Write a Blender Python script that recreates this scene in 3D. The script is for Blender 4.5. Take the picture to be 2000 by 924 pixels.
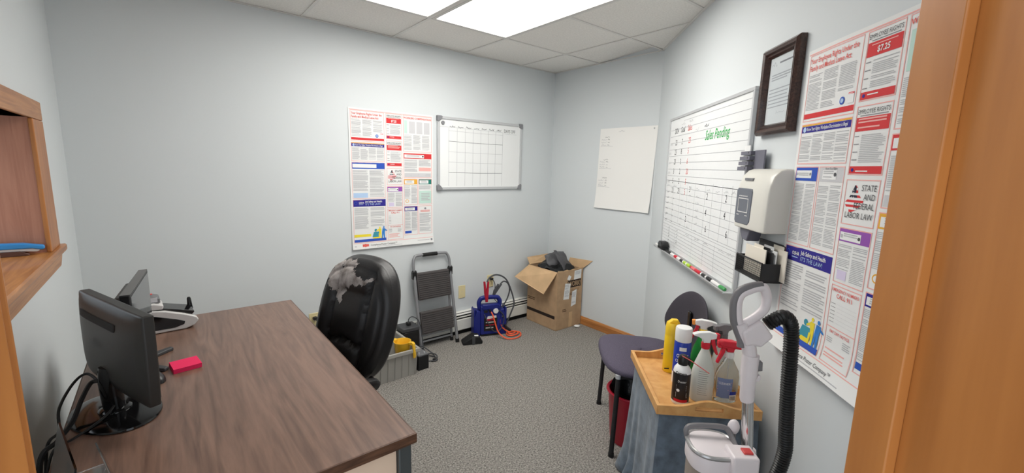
import bpy, bmesh, math, random
from mathutils import Vector, Matrix
for o in list(bpy.data.objects): bpy.data.objects.remove(o, do_unlink=True)
SC = bpy.context.scene
COL = SC.collection
rnd = random.Random(7)
PI = math.pi

# ------------------------------------------------------------------ camera, world, exposure
CAM_H = 1.4656
F_PX = 834.98
YAW, PITCH, ROLL = math.radians(39.427), math.radians(9.117), math.radians(1.467)
def camera():
    cd = bpy.data.cameras.new('camera'); co = bpy.data.objects.new('camera', cd); COL.objects.link(co)
    cy, sy, cp, sp = math.cos(YAW), math.sin(YAW), math.cos(PITCH), math.sin(PITCH)
    fwd = Vector((sy*cp, cy*cp, -sp)); right = Vector((cy, -sy, 0)); up = right.cross(fwd)
    cr, sr = math.cos(ROLL), math.sin(ROLL)
    r2 = right*cr + up*sr; u2 = up*cr - right*sr
    m = Matrix((r2, u2, -fwd)).transposed().to_4x4(); m.translation = (0, 0, CAM_H)
    co.matrix_world = m
    cd.sensor_fit = 'HORIZONTAL'; cd.sensor_width = 36; cd.lens = 36*F_PX/2000
    cd.clip_start = .01; cd.clip_end = 60
    SC.camera = co
camera()
w = bpy.data.worlds.new('world'); SC.world = w; w.use_nodes = True
w.node_tree.nodes['Background'].inputs[0].default_value = (.86, .93, 1, 1)   # even fill light added in place of the unmodelled hall
w.node_tree.nodes['Background'].inputs[1].default_value = 1.6
LAMP = 8.8
SC.view_settings.view_transform = 'Standard'; SC.view_settings.look = 'None'
SC.view_settings.gamma = 1; SC.view_settings.use_curve_mapping = False
SC.view_settings.exposure = 0.18

# ------------------------------------------------------------------ room constants (metres)
XL, YB, XR, YK, HC = -.359, 3.102, 3.04, 1.936, 2.374
TH = math.radians(46.474)
EV = Vector((math.cos(TH), math.sin(TH), 0))       # along the angled wall, away from the door
QV = Vector((math.sin(TH), -math.cos(TH), 0))      # towards the angled wall
RC = TH - PI/2
LATC = XR*QV.x + YK*QV.y                           # angled wall plane
DEPK = XR*EV.x + YK*EV.y
def cp(dep, lat, z=0): return EV*dep + QV*lat + Vector((0, 0, z))

# ------------------------------------------------------------------ materials
def lin(c):
    c = c/255
    return c/12.92 if c <= .04045 else ((c+.055)/1.055)**2.4
def rgb(c): return (lin(c[0]), lin(c[1]), lin(c[2]), 1)
MATS = {}
def mat(name, c, rough=.5, metal=0, spec=.5, trans=0, ior=1.45, var=None, bump=None, coat=0, sheen=0, emit=0, alpha=1, tint2=None):
    m = bpy.data.materials.new(name); m.use_nodes = True; nt = m.node_tree; b = nt.nodes['Principled BSDF']
    b.inputs['Base Color'].default_value = rgb(c); b.inputs['Roughness'].default_value = rough
    b.inputs['Metallic'].default_value = metal; b.inputs['Specular IOR Level'].default_value = spec
    b.inputs['Transmission Weight'].default_value = trans; b.inputs['IOR'].default_value = ior
    b.inputs['Coat Weight'].default_value = coat; b.inputs['Sheen Weight'].default_value = sheen
    b.inputs['Alpha'].default_value = alpha
    if emit:
        b.inputs['Emission Color'].default_value = rgb(c); b.inputs['Emission Strength'].default_value = emit
    tc = nt.nodes.new('ShaderNodeTexCoord')
    if var:                                           # (scale, amount) mottled colour
        n = nt.nodes.new('ShaderNodeTexNoise'); n.inputs['Scale'].default_value = var[0]; n.inputs['Detail'].default_value = 6
        r = nt.nodes.new('ShaderNodeValToRGB'); a = var[1]
        c2 = tint2 or c
        r.color_ramp.elements[0].position = .3; r.color_ramp.elements[1].position = .7
        r.color_ramp.elements[0].color = rgb([max(0, x*(1-a)) for x in c]); r.color_ramp.elements[1].color = rgb([min(255, x*(1+a)) for x in c2])
        nt.links.new(tc.outputs['Object'], n.inputs['Vector']); nt.links.new(n.outputs['Fac'], r.inputs[0]); nt.links.new(r.outputs[0], b.inputs['Base Color'])
    if bump:                                          # (scale, strength, distance)
        n = nt.nodes.new('ShaderNodeTexNoise'); n.inputs['Scale'].default_value = bump[0]; n.inputs['Detail'].default_value = 4
        bp = nt.nodes.new('ShaderNodeBump'); bp.inputs['Strength'].default_value = bump[1]; bp.inputs['Distance'].default_value = bump[2]
        nt.links.new(tc.outputs['Object'], n.inputs['Vector']); nt.links.new(n.outputs['Fac'], bp.inputs['Height']); nt.links.new(bp.outputs[0], b.inputs['Normal'])
    MATS[name] = m
    return m
def wood(name, dark, light, stretch, scale=6, rough=.4, coat=.0, distort=2.5, lo=.3, hi=.7):
    m = mat(name, light, rough, coat=coat); nt = m.node_tree; b = nt.nodes['Principled BSDF']
    tc = nt.nodes.new('ShaderNodeTexCoord'); mp = nt.nodes.new('ShaderNodeMapping'); mp.inputs['Scale'].default_value = stretch
    n = nt.nodes.new('ShaderNodeTexNoise'); n.inputs['Scale'].default_value = scale; n.inputs['Detail'].default_value = 8; n.inputs['Distortion'].default_value = distort
    n2 = nt.nodes.new('ShaderNodeTexNoise'); n2.inputs['Scale'].default_value = scale*5; n2.inputs['Detail'].default_value = 3
    mx = nt.nodes.new('ShaderNodeMath'); mx.operation = 'MULTIPLY_ADD'; mx.inputs[1].default_value = .3
    r = nt.nodes.new('ShaderNodeValToRGB'); r.color_ramp.elements[0].position = lo + .12; r.color_ramp.elements[1].position = hi + .12
    r.color_ramp.elements[0].color = rgb(dark); r.color_ramp.elements[1].color = rgb(light)
    L = nt.links
    L.new(tc.outputs['Object'], mp.inputs[0]); L.new(mp.outputs[0], n.inputs['Vector']); L.new(mp.outputs[0], n2.inputs['Vector'])
    L.new(n2.outputs['Fac'], mx.inputs[0]); L.new(n.outputs['Fac'], mx.inputs[2]); L.new(mx.outputs[0], r.inputs[0]); L.new(r.outputs[0], b.inputs['Base Color'])
    bp = nt.nodes.new('ShaderNodeBump'); bp.inputs['Strength'].default_value = .08; bp.inputs['Distance'].default_value = .002
    L.new(mx.outputs[0], bp.inputs['Height']); L.new(bp.outputs[0], b.inputs['Normal'])
    return m
mat('wall_paint', (215, 220, 222), .75, bump=(220, .05, .001))
mat('ceiling_tile', (238, 235, 230), .95, var=(90, .03), bump=(260, .5, .003))
mat('grid_metal', (226, 223, 219), .5)
mat('plenum', (40, 38, 36), .9)
mat('troffer_rim', (215, 212, 208), .4)
mat('carpet', (122, 119, 115), 1, spec=.1, var=(120, .24), bump=(180, 1, .008), tint2=(150, 146, 140))
wood('oak_v', (152, 90, 40), (188, 122, 62), (3.5, 3.5, .3), 2.2, .38, .1)
wood('oak_y', (150, 92, 44), (196, 134, 76), (9, .6, 9), 2.2, .38, .15)
wood('oak_x', (150, 92, 44), (196, 134, 76), (.6, 9, 9), 2.2, .38, .15)
wood('jamb_panel', (168, 112, 88), (188, 132, 106), (9, 9, .6), 3, .45)
wood('walnut', (84, 62, 52), (136, 106, 90), (9, .75, 9), 2.6, .33, .12, 1.7, .2, .72)
wood('walnut_edge', (62, 40, 28), (100, 68, 48), (2, 2, 14), 3, .4)
wood('beech', (202, 146, 84), (220, 170, 108), (3, 3, 3), 3, .45)
wood('frame_wood', (38, 22, 18), (78, 52, 44), (6, 6, 6), 8, .3, .3)
mat('tan_steel', (214, 188, 164), .5); mat('post_steel', (74, 78, 78), .4, .3)
mat('black_plastic', (26, 26, 27), .38); mat('black_matte', (20, 20, 21), .7); mat('gloss_black', (14, 14, 15), .1)
mat('monitor_back', (48, 47, 45), .42, bump=(500, .15, .0006)); mat('slot_shade', (8, 8, 8), .7)
mat('screen', (70, 72, 74), .08, spec=.8); mat('bezel_lit', (92, 90, 88), .35)
mat('rubber', (24, 24, 24), .8); mat('cord_black', (22, 22, 23), .5); mat('cord_gray', (70, 72, 76), .5)
mat('leather', (32, 31, 32), .38, bump=(140, .2, .002)); mat('torn_backing', (128, 119, 113), .95, var=(22, .15), bump=(90, .35, .003), tint2=(172, 166, 163))
mat('white_plastic', (232, 230, 228), .35); mat('silver_plastic', (206, 204, 202), .32); mat('gray_plastic', (112, 113, 115), .45)
mat('dark_gray_plastic', (66, 67, 69), .5); mat('cream_plastic', (224, 222, 214), .32); mat('almond', (226, 212, 164), .4)
mat('heater_white', (226, 226, 220), .45); mat('heater_shade', (12, 12, 12), .8)
mat('pink', (240, 40, 96), .8); mat('acrylic', (240, 246, 246), .04, trans=1, ior=1.45)
mat('paper', (234, 235, 234), .8); mat('paper_cream', (235, 228, 214), .85); mat('board_white', (238, 240, 240), .22); mat('alu', (200, 202, 204), .4, .25)
mat('corner_gray', (132, 133, 137), .5); mat('flip_paper', (240, 239, 236), .85)
mat('ink_gray', (186, 187, 190), .8); mat('ink_dark', (76, 76, 80), .8); mat('ink_mid', (140, 140, 144), .8); mat('ink_pale', (205, 205, 208), .8)
mat('p_red', (212, 52, 56), .75); mat('p_pink', (240, 178, 172), .8); mat('p_redtext', (226, 100, 92), .8); mat('p_blue', (44, 84, 184), .75); mat('p_navy', (44, 36, 140), .75)
mat('p_purple', (150, 84, 176), .75); mat('p_yellow', (240, 220, 60), .75); mat('p_gold', (232, 174, 60), .75); mat('p_teal', (38, 124, 112), .75); mat('p_palegreen', (196, 224, 214), .8)
mat('p_paleblue', (178, 204, 236), .8); mat('p_sky', (52, 128, 206), .75); mat('p_tealfig', (60, 150, 170), .75); mat('p_white', (236, 237, 237), .8); mat('p_flagblue', (30, 30, 52), .75); mat('p_lilac', (216, 206, 232), .8)
mat('pen_green', (60, 176, 90), .7); mat('pen_red', (226, 92, 84), .7); mat('pen_black', (60, 62, 66), .7); mat('pen_line', (168, 170, 174), .7)
mat('mark_red', (200, 30, 50), .4); mat('mark_green', (60, 150, 80), .4); mat('mark_lime', (170, 205, 60), .4)
mat('step_gray', (146, 147, 150), .38, .4); mat('tread', (74, 70, 70), .7)
mat('crate_gray', (168, 166, 160), .5); mat('jug_yellow', (242, 192, 50), .35)
mat('jump_blue', (28, 38, 120), .38); mat('clamp_red', (176, 28, 52), .4); mat('cord_orange', (240, 98, 60), .45)
mat('cardboard', (182, 151, 118), .85, var=(14, .05)); mat('cardboard_in', (206, 172, 132), .85, var=(10, .04)); mat('box_print', (42, 30, 24), .85); mat('box_print2', (92, 66, 44), .85)
mat('bag_black', (20, 20, 21), .3, bump=(30, .5, .01)); mat('bag_gray', (86, 86, 89), .55, bump=(40, .3, .006))
mat('seat_purple', (82, 76, 92), .9, var=(300, .12), bump=(400, .3, .001)); mat('chair_black', (30, 29, 31), .5); mat('chair_back', (58, 54, 62), .85, var=(300, .1))
mat('bin_red', (176, 22, 48), .35); mat('cloth_blue', (96, 108, 120), .95, var=(24, .14), bump=(180, .4, .002), sheen=.2)
mat('can_yellow', (246, 204, 36), .35); mat('can_blue', (36, 62, 168), .3); mat('can_white', (238, 238, 236), .3); mat('can_black', (34, 32, 34), .3); mat('cap_yellow', (244, 204, 50), .4)
mat('bottle_milk', (236, 238, 232), .35, trans=.35, ior=1.2); mat('bottle_clear', (240, 244, 242), .08, trans=.95, ior=1.15); mat('bottle_green', (60, 168, 80), .25, trans=.3, ior=1.2)
mat('spray_red', (214, 36, 56), .35); mat('spray_orange', (240, 150, 60), .4); mat('label_blue', (120, 136, 176), .6); mat('straw_red', (224, 110, 110), .4)
mat('vac_white', (228, 220, 222), .32); mat('vac_gray', (120, 118, 120), .4); mat('vac_silver', (176, 176, 176), .25, .6); mat('chrome', (215, 215, 216), .12, 1); mat('vac_bin', (150, 138, 128), .15, spec=.6)
mat('hose_black', (20, 20, 21), .4); mat('disp_window', (108, 112, 122), .2); mat('red_button', (206, 72, 70), .4)
mat('card_gray', (110, 110, 122), .45); mat('mesh_black', (40, 40, 42), .5); mat('stapler_blue', (54, 140, 206), .35); mat('stapler_brown', (96, 70, 62), .25, .3)
mat('glass', (245, 248, 250), .03, trans=1, ior=1.1)
m_ = mat('diffuser', (255, 252, 246), .6, emit=LAMP)

# ------------------------------------------------------------------ mesh building
class MB:
    def __init__(s): s.v = []; s.f = []; s.m = []
    def add(s, vs, fs, m=0):
        k = len(s.v); s.v += [tuple(p) for p in vs]
        for f in fs: s.f.append(tuple(i+k for i in f)); s.m.append(m)
        return s
    def box(s, x0, x1, y0, y1, z0, z1, m=0):
        return s.add([(x0,y0,z0),(x1,y0,z0),(x1,y1,z0),(x0,y1,z0),(x0,y0,z1),(x1,y0,z1),(x1,y1,z1),(x0,y1,z1)],
              [(0,3,2,1),(4,5,6,7),(0,1,5,4),(1,2,6,5),(2,3,7,6),(3,0,4,7)], m)
    def prism(s, poly, a, b, ax='z', m=0):            # polygon extruded from a to b along ax
        n = len(poly)
        def P(p, t): return {'z': (p[0],p[1],t), 'y': (p[0],t,p[1]), 'x': (t,p[0],p[1])}[ax]
        vs = [P(p,a) for p in poly] + [P(p,b) for p in poly]
        fs = [tuple(reversed(range(n))), tuple(range(n,2*n))] + [(i,(i+1)%n,n+(i+1)%n,n+i) for i in range(n)]
        return s.add(vs, fs, m)
    def lathe(s, prof, n=24, c=(0,0), sy=1, m=0, mf=None):
        vs = []
        for r, z in prof:
            for i in range(n):
                a = 2*PI*i/n; vs.append((c[0]+r*math.cos(a), c[1]+r*sy*math.sin(a), z))
        k = len(s.v); s.v += vs
        for j in range(len(prof)-1):
            mm = mf[j] if mf else m
            for i in range(n):
                s.f.append((k+j*n+i, k+j*n+(i+1)%n, k+(j+1)*n+(i+1)%n, k+(j+1)*n+i)); s.m.append(mm)
        s.f.append(tuple(k+i for i in reversed(range(n)))); s.m.append(mf[0] if mf else m)
        L = (len(prof)-1)*n
        s.f.append(tuple(k+L+i for i in range(n))); s.m.append(mf[-1] if mf else m)
        return s
    def tube(s, path, r, n=8, closed=False, m=0, flat=1):
        path = [Vector(p) for p in path]; N = len(path)
        rr = r if isinstance(r, (list, tuple)) else [r]*N
        T = []
        for i in range(N):
            a = path[(i-1) % N] if closed or i > 0 else path[i]; b = path[(i+1) % N] if closed or i < N-1 else path[i]
            t = (b-a); T.append(t.normalized() if t.length > 1e-9 else Vector((0,0,1)))
        u = T[0].orthogonal().normalized(); vs = []
        for i in range(N):
            u = (u - T[i]*u.dot(T[i])).normalized(); w_ = T[i].cross(u)
            for j in range(n):
                a = 2*PI*j/n; vs.append(path[i] + (u*math.cos(a)*flat + w_*math.sin(a))*rr[i])
        fs = []
        for i in range(N if closed else N-1):
            for j in range(n):
                i2 = (i+1) % N; fs.append((i*n+j, i*n+(j+1)%n, i2*n+(j+1)%n, i2*n+j))
        if not closed: fs += [tuple(reversed(range(n))), tuple((N-1)*n+j for j in range(n))]
        return s.add(vs, fs, m)
    def cyl(s, p0, p1, r0, r1=None, n=16, m=0): return s.tube([p0, p1], [r0, r0 if r1 is None else r1], n, m=m)
    def grid(s, fn, nu, nv, m=0, wrap=False):
        vs = [fn(i/(nu if not wrap else nu), j/nv) for j in range(nv+1) for i in range(nu + (0 if wrap else 1))]
        W = nu if wrap else nu+1
        fs = [(j*W+i, j*W+(i+1) % W, (j+1)*W+(i+1) % W, (j+1)*W+i) for j in range(nv) for i in range(nu)]
        return s.add(vs, fs, m)
    def rect(s, x0, y0, x1, y1, m=0, z=0, cell=.06):
        nx = max(1, math.ceil(abs(x1-x0)/cell)); ny = max(1, math.ceil(abs(y1-y0)/cell))
        return s.grid(lambda u, v: (x0+(x1-x0)*u, y0+(y1-y0)*v, z), nx, ny, m)
    def frame(s, x0, y0, x1, y1, t, m=0, z=0):
        s.rect(x0, y0, x1, y0+t, m, z); s.rect(x0, y1-t, x1, y1, m, z); s.rect(x0, y0+t, x0+t, y1-t, m, z); s.rect(x1-t, y0+t, x1, y1-t, m, z)
    def lines(s, x0, y0, x1, y1, pitch, m=0, z=0, fill=.5, rag=.25, par=6):   # lines of small print, top to bottom
        y = y1; k = 0
        while y - pitch > y0:
            if rnd.random() < 1/par: y -= pitch*.8
            L = 1 - (rnd.random()*rag if rnd.random() < .35 else rnd.random()*.05)
            s.rect(x0, y-pitch*fill, x0+(x1-x0)*L, y, m, z); y -= pitch
    def text(s, txt, x, y, size, m=0, z=0, sx=1, align='LEFT', shear=0, bold=0):
        vs, fs = text_mesh(txt, align, shear, bold)
        return s.add([(x+p[0]*size*sx, y+p[1]*size, z) for p in vs], fs, m)
    def poly(s, pts, m=0, z=0): return s.add([(p[0],p[1],z) for p in pts], [tuple(range(len(pts)))], m)
    def disc(s, x, y, r, m=0, z=0, n=16): return s.poly([(x+r*math.cos(2*PI*i/n), y+r*math.sin(2*PI*i/n)) for i in range(n)], m, z)
    def stroke(s, pts, wd, m=0, z=0):
        for a, b in zip(pts, pts[1:]):
            d = Vector((b[0]-a[0], b[1]-a[1])); L = d.length
            if L < 1e-6: continue
            nx, ny = -d.y/L*wd/2, d.x/L*wd/2
            s.add([(a[0]+nx,a[1]+ny,z),(a[0]-nx,a[1]-ny,z),(b[0]-nx,b[1]-ny,z),(b[0]+nx,b[1]+ny,z)], [(0,1,2,3)], m)
    def scrawl(s, x, y, wdt, h, m=0, z=0, wd=.0016):  # a word of handwriting
        n = max(4, int(wdt/h*3)); pts = []
        for i in range(n+1): pts.append((x+wdt*i/n+rnd.uniform(-.2, .2)*h*.4, y+h*(rnd.random() if i % 2 else rnd.random()*.35)))
        s.stroke(pts, wd, m, z)
    def map(s, fn): s.v = [tuple(fn(*p)) for p in s.v]; return s
    def xf(s, M): s.v = [tuple(M @ Vector(p)) for p in s.v]; return s
    def build(s, name, mats, parent=None, smooth=35, bevel=0, seg=2, subsurf=0, recalc=True):
        me = bpy.data.meshes.new(name)
        if isinstance(mats, str): mats = [mats]
        names = list(mats)
        for x in s.m:
            if isinstance(x, str) and x not in names: names.append(x)
        me.from_pydata(s.v, [], s.f)
        for nme in names: me.materials.append(MATS[nme])
        me.polygons.foreach_set('material_index', [names.index(x) if isinstance(x, str) else x for x in s.m])
        if recalc:
            bm = bmesh.new(); bm.from_mesh(me); bmesh.ops.recalc_face_normals(bm, faces=bm.faces); bm.to_mesh(me); bm.free()
        if smooth:
            me.polygons.foreach_set('use_smooth', [True]*len(me.polygons)); me.set_sharp_from_angle(angle=math.radians(smooth))
        me.update()
        o = bpy.data.objects.new(name, me); COL.objects.link(o)
        if parent: o.parent = parent
        if bevel:
            b = o.modifiers.new('bevel', 'BEVEL'); b.width = bevel; b.segments = seg; b.limit_method = 'ANGLE'; b.angle_limit = math.radians(40)
        if subsurf:
            b = o.modifiers.new('sub', 'SUBSURF'); b.levels = b.render_levels = subsurf
        return o
_tc = {}
def text_mesh(t, align='LEFT', shear=0, bold=0):
    key = (t, align, shear, bold)
    if key not in _tc:
        cu = bpy.data.curves.new('t', 'FONT'); cu.body = t; cu.align_x = align; cu.shear = shear; cu.resolution_u = 2; cu.offset = bold
        ob = bpy.data.objects.new('t', cu); COL.objects.link(ob)
        dg = bpy.context.evaluated_depsgraph_get(); ev = ob.evaluated_get(dg); me = ev.to_mesh()
        _tc[key] = ([tuple(v.co) for v in me.vertices], [tuple(p.vertices) for p in me.polygons])
        ev.to_mesh_clear(); bpy.data.objects.remove(ob); bpy.data.curves.remove(cu)
    return _tc[key]
def box(*a, m=0): return MB().box(*a, m=m)
def smooth_path(pts, k=8, closed=False):              # Catmull-Rom through the points
    P = [Vector(p) for p in pts]; N = len(P); out = []
    R = range(N) if closed else range(N-1)
    for i in R:
        p0 = P[(i-1) % N] if closed or i > 0 else P[i]; p1 = P[i]; p2 = P[(i+1) % N]; p3 = P[(i+2) % N] if closed or i < N-2 else p2
        for j in range(k):
            t = j/k
            out.append(.5*((2*p1) + (p2-p0)*t + (2*p0-5*p1+4*p2-p3)*t*t + (3*p1-p0-3*p2+p3)*t**3))
    if not closed: out.append(P[-1])
    return out
def tag(o, label, cat, group=None):
    o['label'] = label; o['category'] = cat
    if group: o['group'] = group
    return o
def thing(name, label, cat, loc=(0,0,0), rotz=0, group=None, rot=None):
    o = bpy.data.objects.new(name, None); COL.objects.link(o); o.empty_display_size = .05
    o.location = loc
    if rot is not None: o.rotation_euler = rot.to_euler()
    else: o.rotation_euler = (0, 0, rotz)
    return tag(o, label, cat, group)
def struct(o): o['kind'] = 'structure'; return o
ROT_A = Matrix(((1,0,0),(0,0,-1),(0,1,0)))                       # wall_back: x right, y up, z into the room
ROT_B = Matrix(((0,0,-1),(-1,0,0),(0,1,0)))
ROT_C = Matrix((-EV, Vector((0,0,1)), -QV)).transposed()
def on_a(x, z, off=0): return dict(loc=(x, YB-off, z), rot=ROT_A)
def on_b(y, z, off=0): return dict(loc=(XR-off, y, z), rot=ROT_B)
def on_c(s, z, off=0): return dict(loc=cp(DEPK-s, LATC-off, z), rot=ROT_C)

# ================================================================== the room
T = .12
DW0, DW1 = .42, .28                                   # door wall: room face and hall face (depth along the angled wall)
JR, JL = .3252, -.613                                  # door jamb faces
def clip(poly, a, b):                                 # keep the part left of a->b
    out = []
    def side(p): return (b[0]-a[0])*(p[1]-a[1]) - (b[1]-a[1])*(p[0]-a[0])
    for i, p in enumerate(poly):
        q = poly[(i+1) % len(poly)]; sp, sq = side(p), side(q)
        if sp >= 0: out.append(p)
        if (sp > 0 > sq) or (sp < 0 < sq):
            t = sp/(sp-sq); out.append((p[0]+(q[0]-p[0])*t, p[1]+(q[1]-p[1])*t))
    return out
cE = cp(DW0, LATC); tl = (cE.x-XL)/QV.x; cL = (XL, cE.y - QV.y*tl)
ROOM = [(XL, YB), cL, (cE.x, cE.y), (XR, YK), (XR, YB)]          # counter-clockwise
def clip_room(poly):
    for i in range(len(ROOM)):
        poly = clip(poly, ROOM[i], ROOM[(i+1) % len(ROOM)])
        if len(poly) < 3: return []
    return poly
floor = MB().box(-1.6, 3.3, -1.4, 3.4, -.05, 0).build('floor', 'carpet', smooth=0); struct(floor)
struct(box(XL-T, XR+T, YB, YB+T, 0, HC+.2).build('wall_back', 'wall_paint', smooth=0))
struct(box(XR, XR+T, YK-.05, YB, 0, HC+.2).build('wall_right', 'wall_paint', smooth=0))
def cbox(d0, d1, l0, l1, z0, z1):                     # box in the angled wall's frame
    p = [cp(d, l) for d, l in ((d0,l0),(d1,l0),(d1,l1),(d0,l1))]
    return MB().prism([(q.x,q.y) for q in p], z0, z1)
struct(cbox(DW1-.02, DEPK+.05, LATC, LATC+T, 0, HC+.2).build('wall_angled', 'wall_paint', smooth=0))
WY0, WY1, WZ0, WZ1 = 1.15, 2.375, 1.10, 1.605          # pass-through opening in the left wall
wl = MB().box(XL-.2, XL, .6, YB, 0, WZ0-.03).box(XL-.2, XL, .6, YB, WZ1, HC+.2).box(XL-.2, XL, WY1+.012, YB, WZ0-.03, WZ1).box(XL-.2, XL, .6, WY0, WZ0-.03, WZ1)
struct(wl.build('wall_left', 'wall_paint', smooth=0))
wd = cbox(DW1, DW0, JR+.018, LATC, 0, HC+.2)
k = cbox(DW1, DW0, -1.05, JL-.018, 0, HC+.2); wd.add(k.v, k.f)
k = cbox(DW1, DW0, JL-.018, JR+.018, 2.06, HC+.2); wd.add(k.v, k.f)
struct(wd.build('wall_door', 'wall_paint', smooth=0))
# baseboard of the right wall, with a profiled top
bb = MB().prism([(XR, 0), (XR-.014, 0), (XR-.014, .058), (XR-.010, .066), (XR-.006, .074), (XR, .076)], YK+.004, YB-.002, 'y')
struct(bb.build('baseboard_right', 'oak_y', smooth=0))

# ceiling: dark void slab above a hung grid with a tile in each cell
ceil = MB().prism(ROOM, HC+.12, HC+.2).build('ceiling', 'plenum', smooth=0); struct(ceil)
GX = [.7755+.61*i for i in range(-2, 5)]; GY = [2.55-.61*j for j in range(-1, 6)]
LIGHT_CELLS = [(.7755, 1.3855), (1.3855, 1.9955)]
def in_light(x, y): return .7755 < x < 1.9955 and 1.33 < y < 2.55
for i in range(len(GX)-1):
    for j in range(len(GY)-1):
        x0, x1, y1, y0 = GX[i], GX[i+1], GY[j], GY[j+1]
        if in_light((x0+x1)/2, (y0+y1)/2): continue
        p = clip_room([(x0,y0),(x1,y0),(x1,y1),(x0,y1)])
        if len(p) < 3: continue
        mb = MB().prism(p, HC+.004, HC+.018)
        if i == 5 and j == 1:                          # a lifted corner tile by the bend in the wall
            for q, v in enumerate(mb.v):
                d = math.hypot(v[0]-XR, v[1]-YK); mb.v[q] = (v[0], v[1], v[2]+max(0, .35-d)*.13)
        mb.build('ceiling_tile', 'ceiling_tile', ceil, smooth=0)
def bar(x0, x1, y0, y1):
    p = clip_room([(x0,y0),(x1,y0),(x1,y1),(x0,y1)])
    if len(p) > 2: MB().prism(p, HC-.001, HC+.003).build('grid_bar', 'grid_metal', ceil, smooth=0)
for x in GX: bar(x-.009, x+.009, .0-1, YB)
for y in GY:
    for i in range(len(GX)-1):
        if in_light((GX[i]+GX[i+1])/2, y): continue
        bar(GX[i]+.009, GX[i+1]-.009, y-.009, y+.009)
for i in range(len(ROOM)):                             # wall angle around the edge
    a = Vector(ROOM[i]); b = Vector(ROOM[(i+1) % len(ROOM)]); d = (b-a).normalized(); n = Vector((-d.y, d.x))
    p = clip_room([tuple(a+n*.0), tuple(b+n*.0), tuple(b+n*.018), tuple(a+n*.018)])
    if len(p) > 2: MB().prism(p, HC-.0015, HC+.002).build('wall_trim', 'grid_metal', ceil, smooth=0)
for i, (x0, x1) in enumerate(LIGHT_CELLS):
    t = thing('ceiling_light', ['recessed bright troffer panel in ceiling, further from the angled wall', 'recessed bright troffer panel in ceiling, nearer to the angled wall'][i], 'ceiling light', ((x0+x1)/2, 1.94, HC), group='ceiling light panels')
    hx, hy, r = .297, .602, .022
    f = MB()
    f.box(-hx, hx, -hy, -hy+r, -.004, .03); f.box(-hx, hx, hy-r, hy, -.004, .03); f.box(-hx, -hx+r, -hy+r, hy-r, -.004, .03); f.box(hx-r, hx, -hy+r, hy-r, -.004, .03)
    f.build('frame', 'troffer_rim', t, smooth=0, bevel=.002)
    MB().box(-hx+r, hx-r, -hy+r, hy-r, .008, .014).build('diffuser', 'diffuser', t, smooth=0)
    MB().box(-hx, hx, -hy, hy, .031, .09).build('housing', 'troffer_rim', t, smooth=0)

# door frame (camera stands in it)
door = bpy.data.objects.new('door_1', None); COL.objects.link(door); struct(door)
door.location = (0, 0, 0); door.rotation_euler = (0, 0, RC)      # local x = lateral, y = depth
def jamb(sg, x):                                       # sg: direction away from the opening
    a, b = sorted((x, x+sg*.018)); box(a, b, DW1, DW0+.001, 0, 2.06).build('jamb', 'oak_v', door, smooth=0, bevel=.0008)
    a, b = sorted((x-sg*.010, x)); box(a, b, DW1+.093, DW0-.002, 0, 2.05).build('stop', 'oak_v', door, smooth=0, bevel=.0015, seg=3)
    a, b = sorted((x+sg*.006, x+sg*.066)); box(a, b, DW0+.001, DW0+.017, 0, 2.1).build('casing', 'oak_v', door, smooth=0, bevel=.004, seg=3)
    a, b = sorted((x+sg*.006, x+sg*.066)); box(a, b, DW1-.016, DW1, 0, 2.1).build('casing', 'oak_v', door, smooth=0, bevel=.004, seg=3)
jamb(1, JR); jamb(-1, JL)
box(JL, JR, DW1, DW0, 2.042, 2.06).build('head_jamb', 'oak_x', door, smooth=0)
# pass-through window in the left wall
win = bpy.data.objects.new('window_1', None); COL.objects.link(win); struct(win)
box(XL-.2, XL+.001, WY1, WY1+.012, WZ0, WZ1+.012).build('side_jamb', 'jamb_panel', win, smooth=0)
box(XL-.2, XL+.001, WY0-.012, WY0, WZ0, WZ1+.012).build('side_jamb', 'jamb_panel', win, smooth=0)
box(XL-.2, XL+.001, WY0, WY1, WZ1, WZ1+.012).build('head_jamb', 'oak_y', win, smooth=0)
CW = .07
box(XL, XL+.014, WY0-CW, WY1+.182, WZ1-.002, WZ1+CW).build('head_casing', 'oak_y', win, smooth=0, bevel=.004, seg=3)
box(XL, XL+.014, WY1-.004, WY1+.18, WZ0, WZ1-.003).build('side_casing', 'oak_v', win, smooth=0, bevel=.004, seg=3)
box(XL, XL+.014, WY0-CW, WY0+.004, WZ0, WZ1-.003).build('side_casing', 'oak_v', win, smooth=0, bevel=.004, seg=3)
MB().prism([(XL-.2, WZ0-.03), (XL+.024, WZ0-.03), (XL+.028, WZ0-.022), (XL+.028, WZ0-.006), (XL+.024, WZ0), (XL-.2, WZ0)], WY0-.1, WY1+.215, 'y').build('window_sill', 'oak_y', win, smooth=0)
MB().prism([(XL, WZ0-.03), (XL+.018, WZ0-.03), (XL+.01, WZ0-.085), (XL, WZ0-.085)], WY0-.08, WY1+.17, 'y').build('apron', 'oak_y', win, smooth=0)
# the counter room behind the pass-through
struct(box(-1.62, -1.6, .4, 3.2, 0, HC+.2).build('wall_beyond', 'wall_paint', smooth=0))

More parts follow.
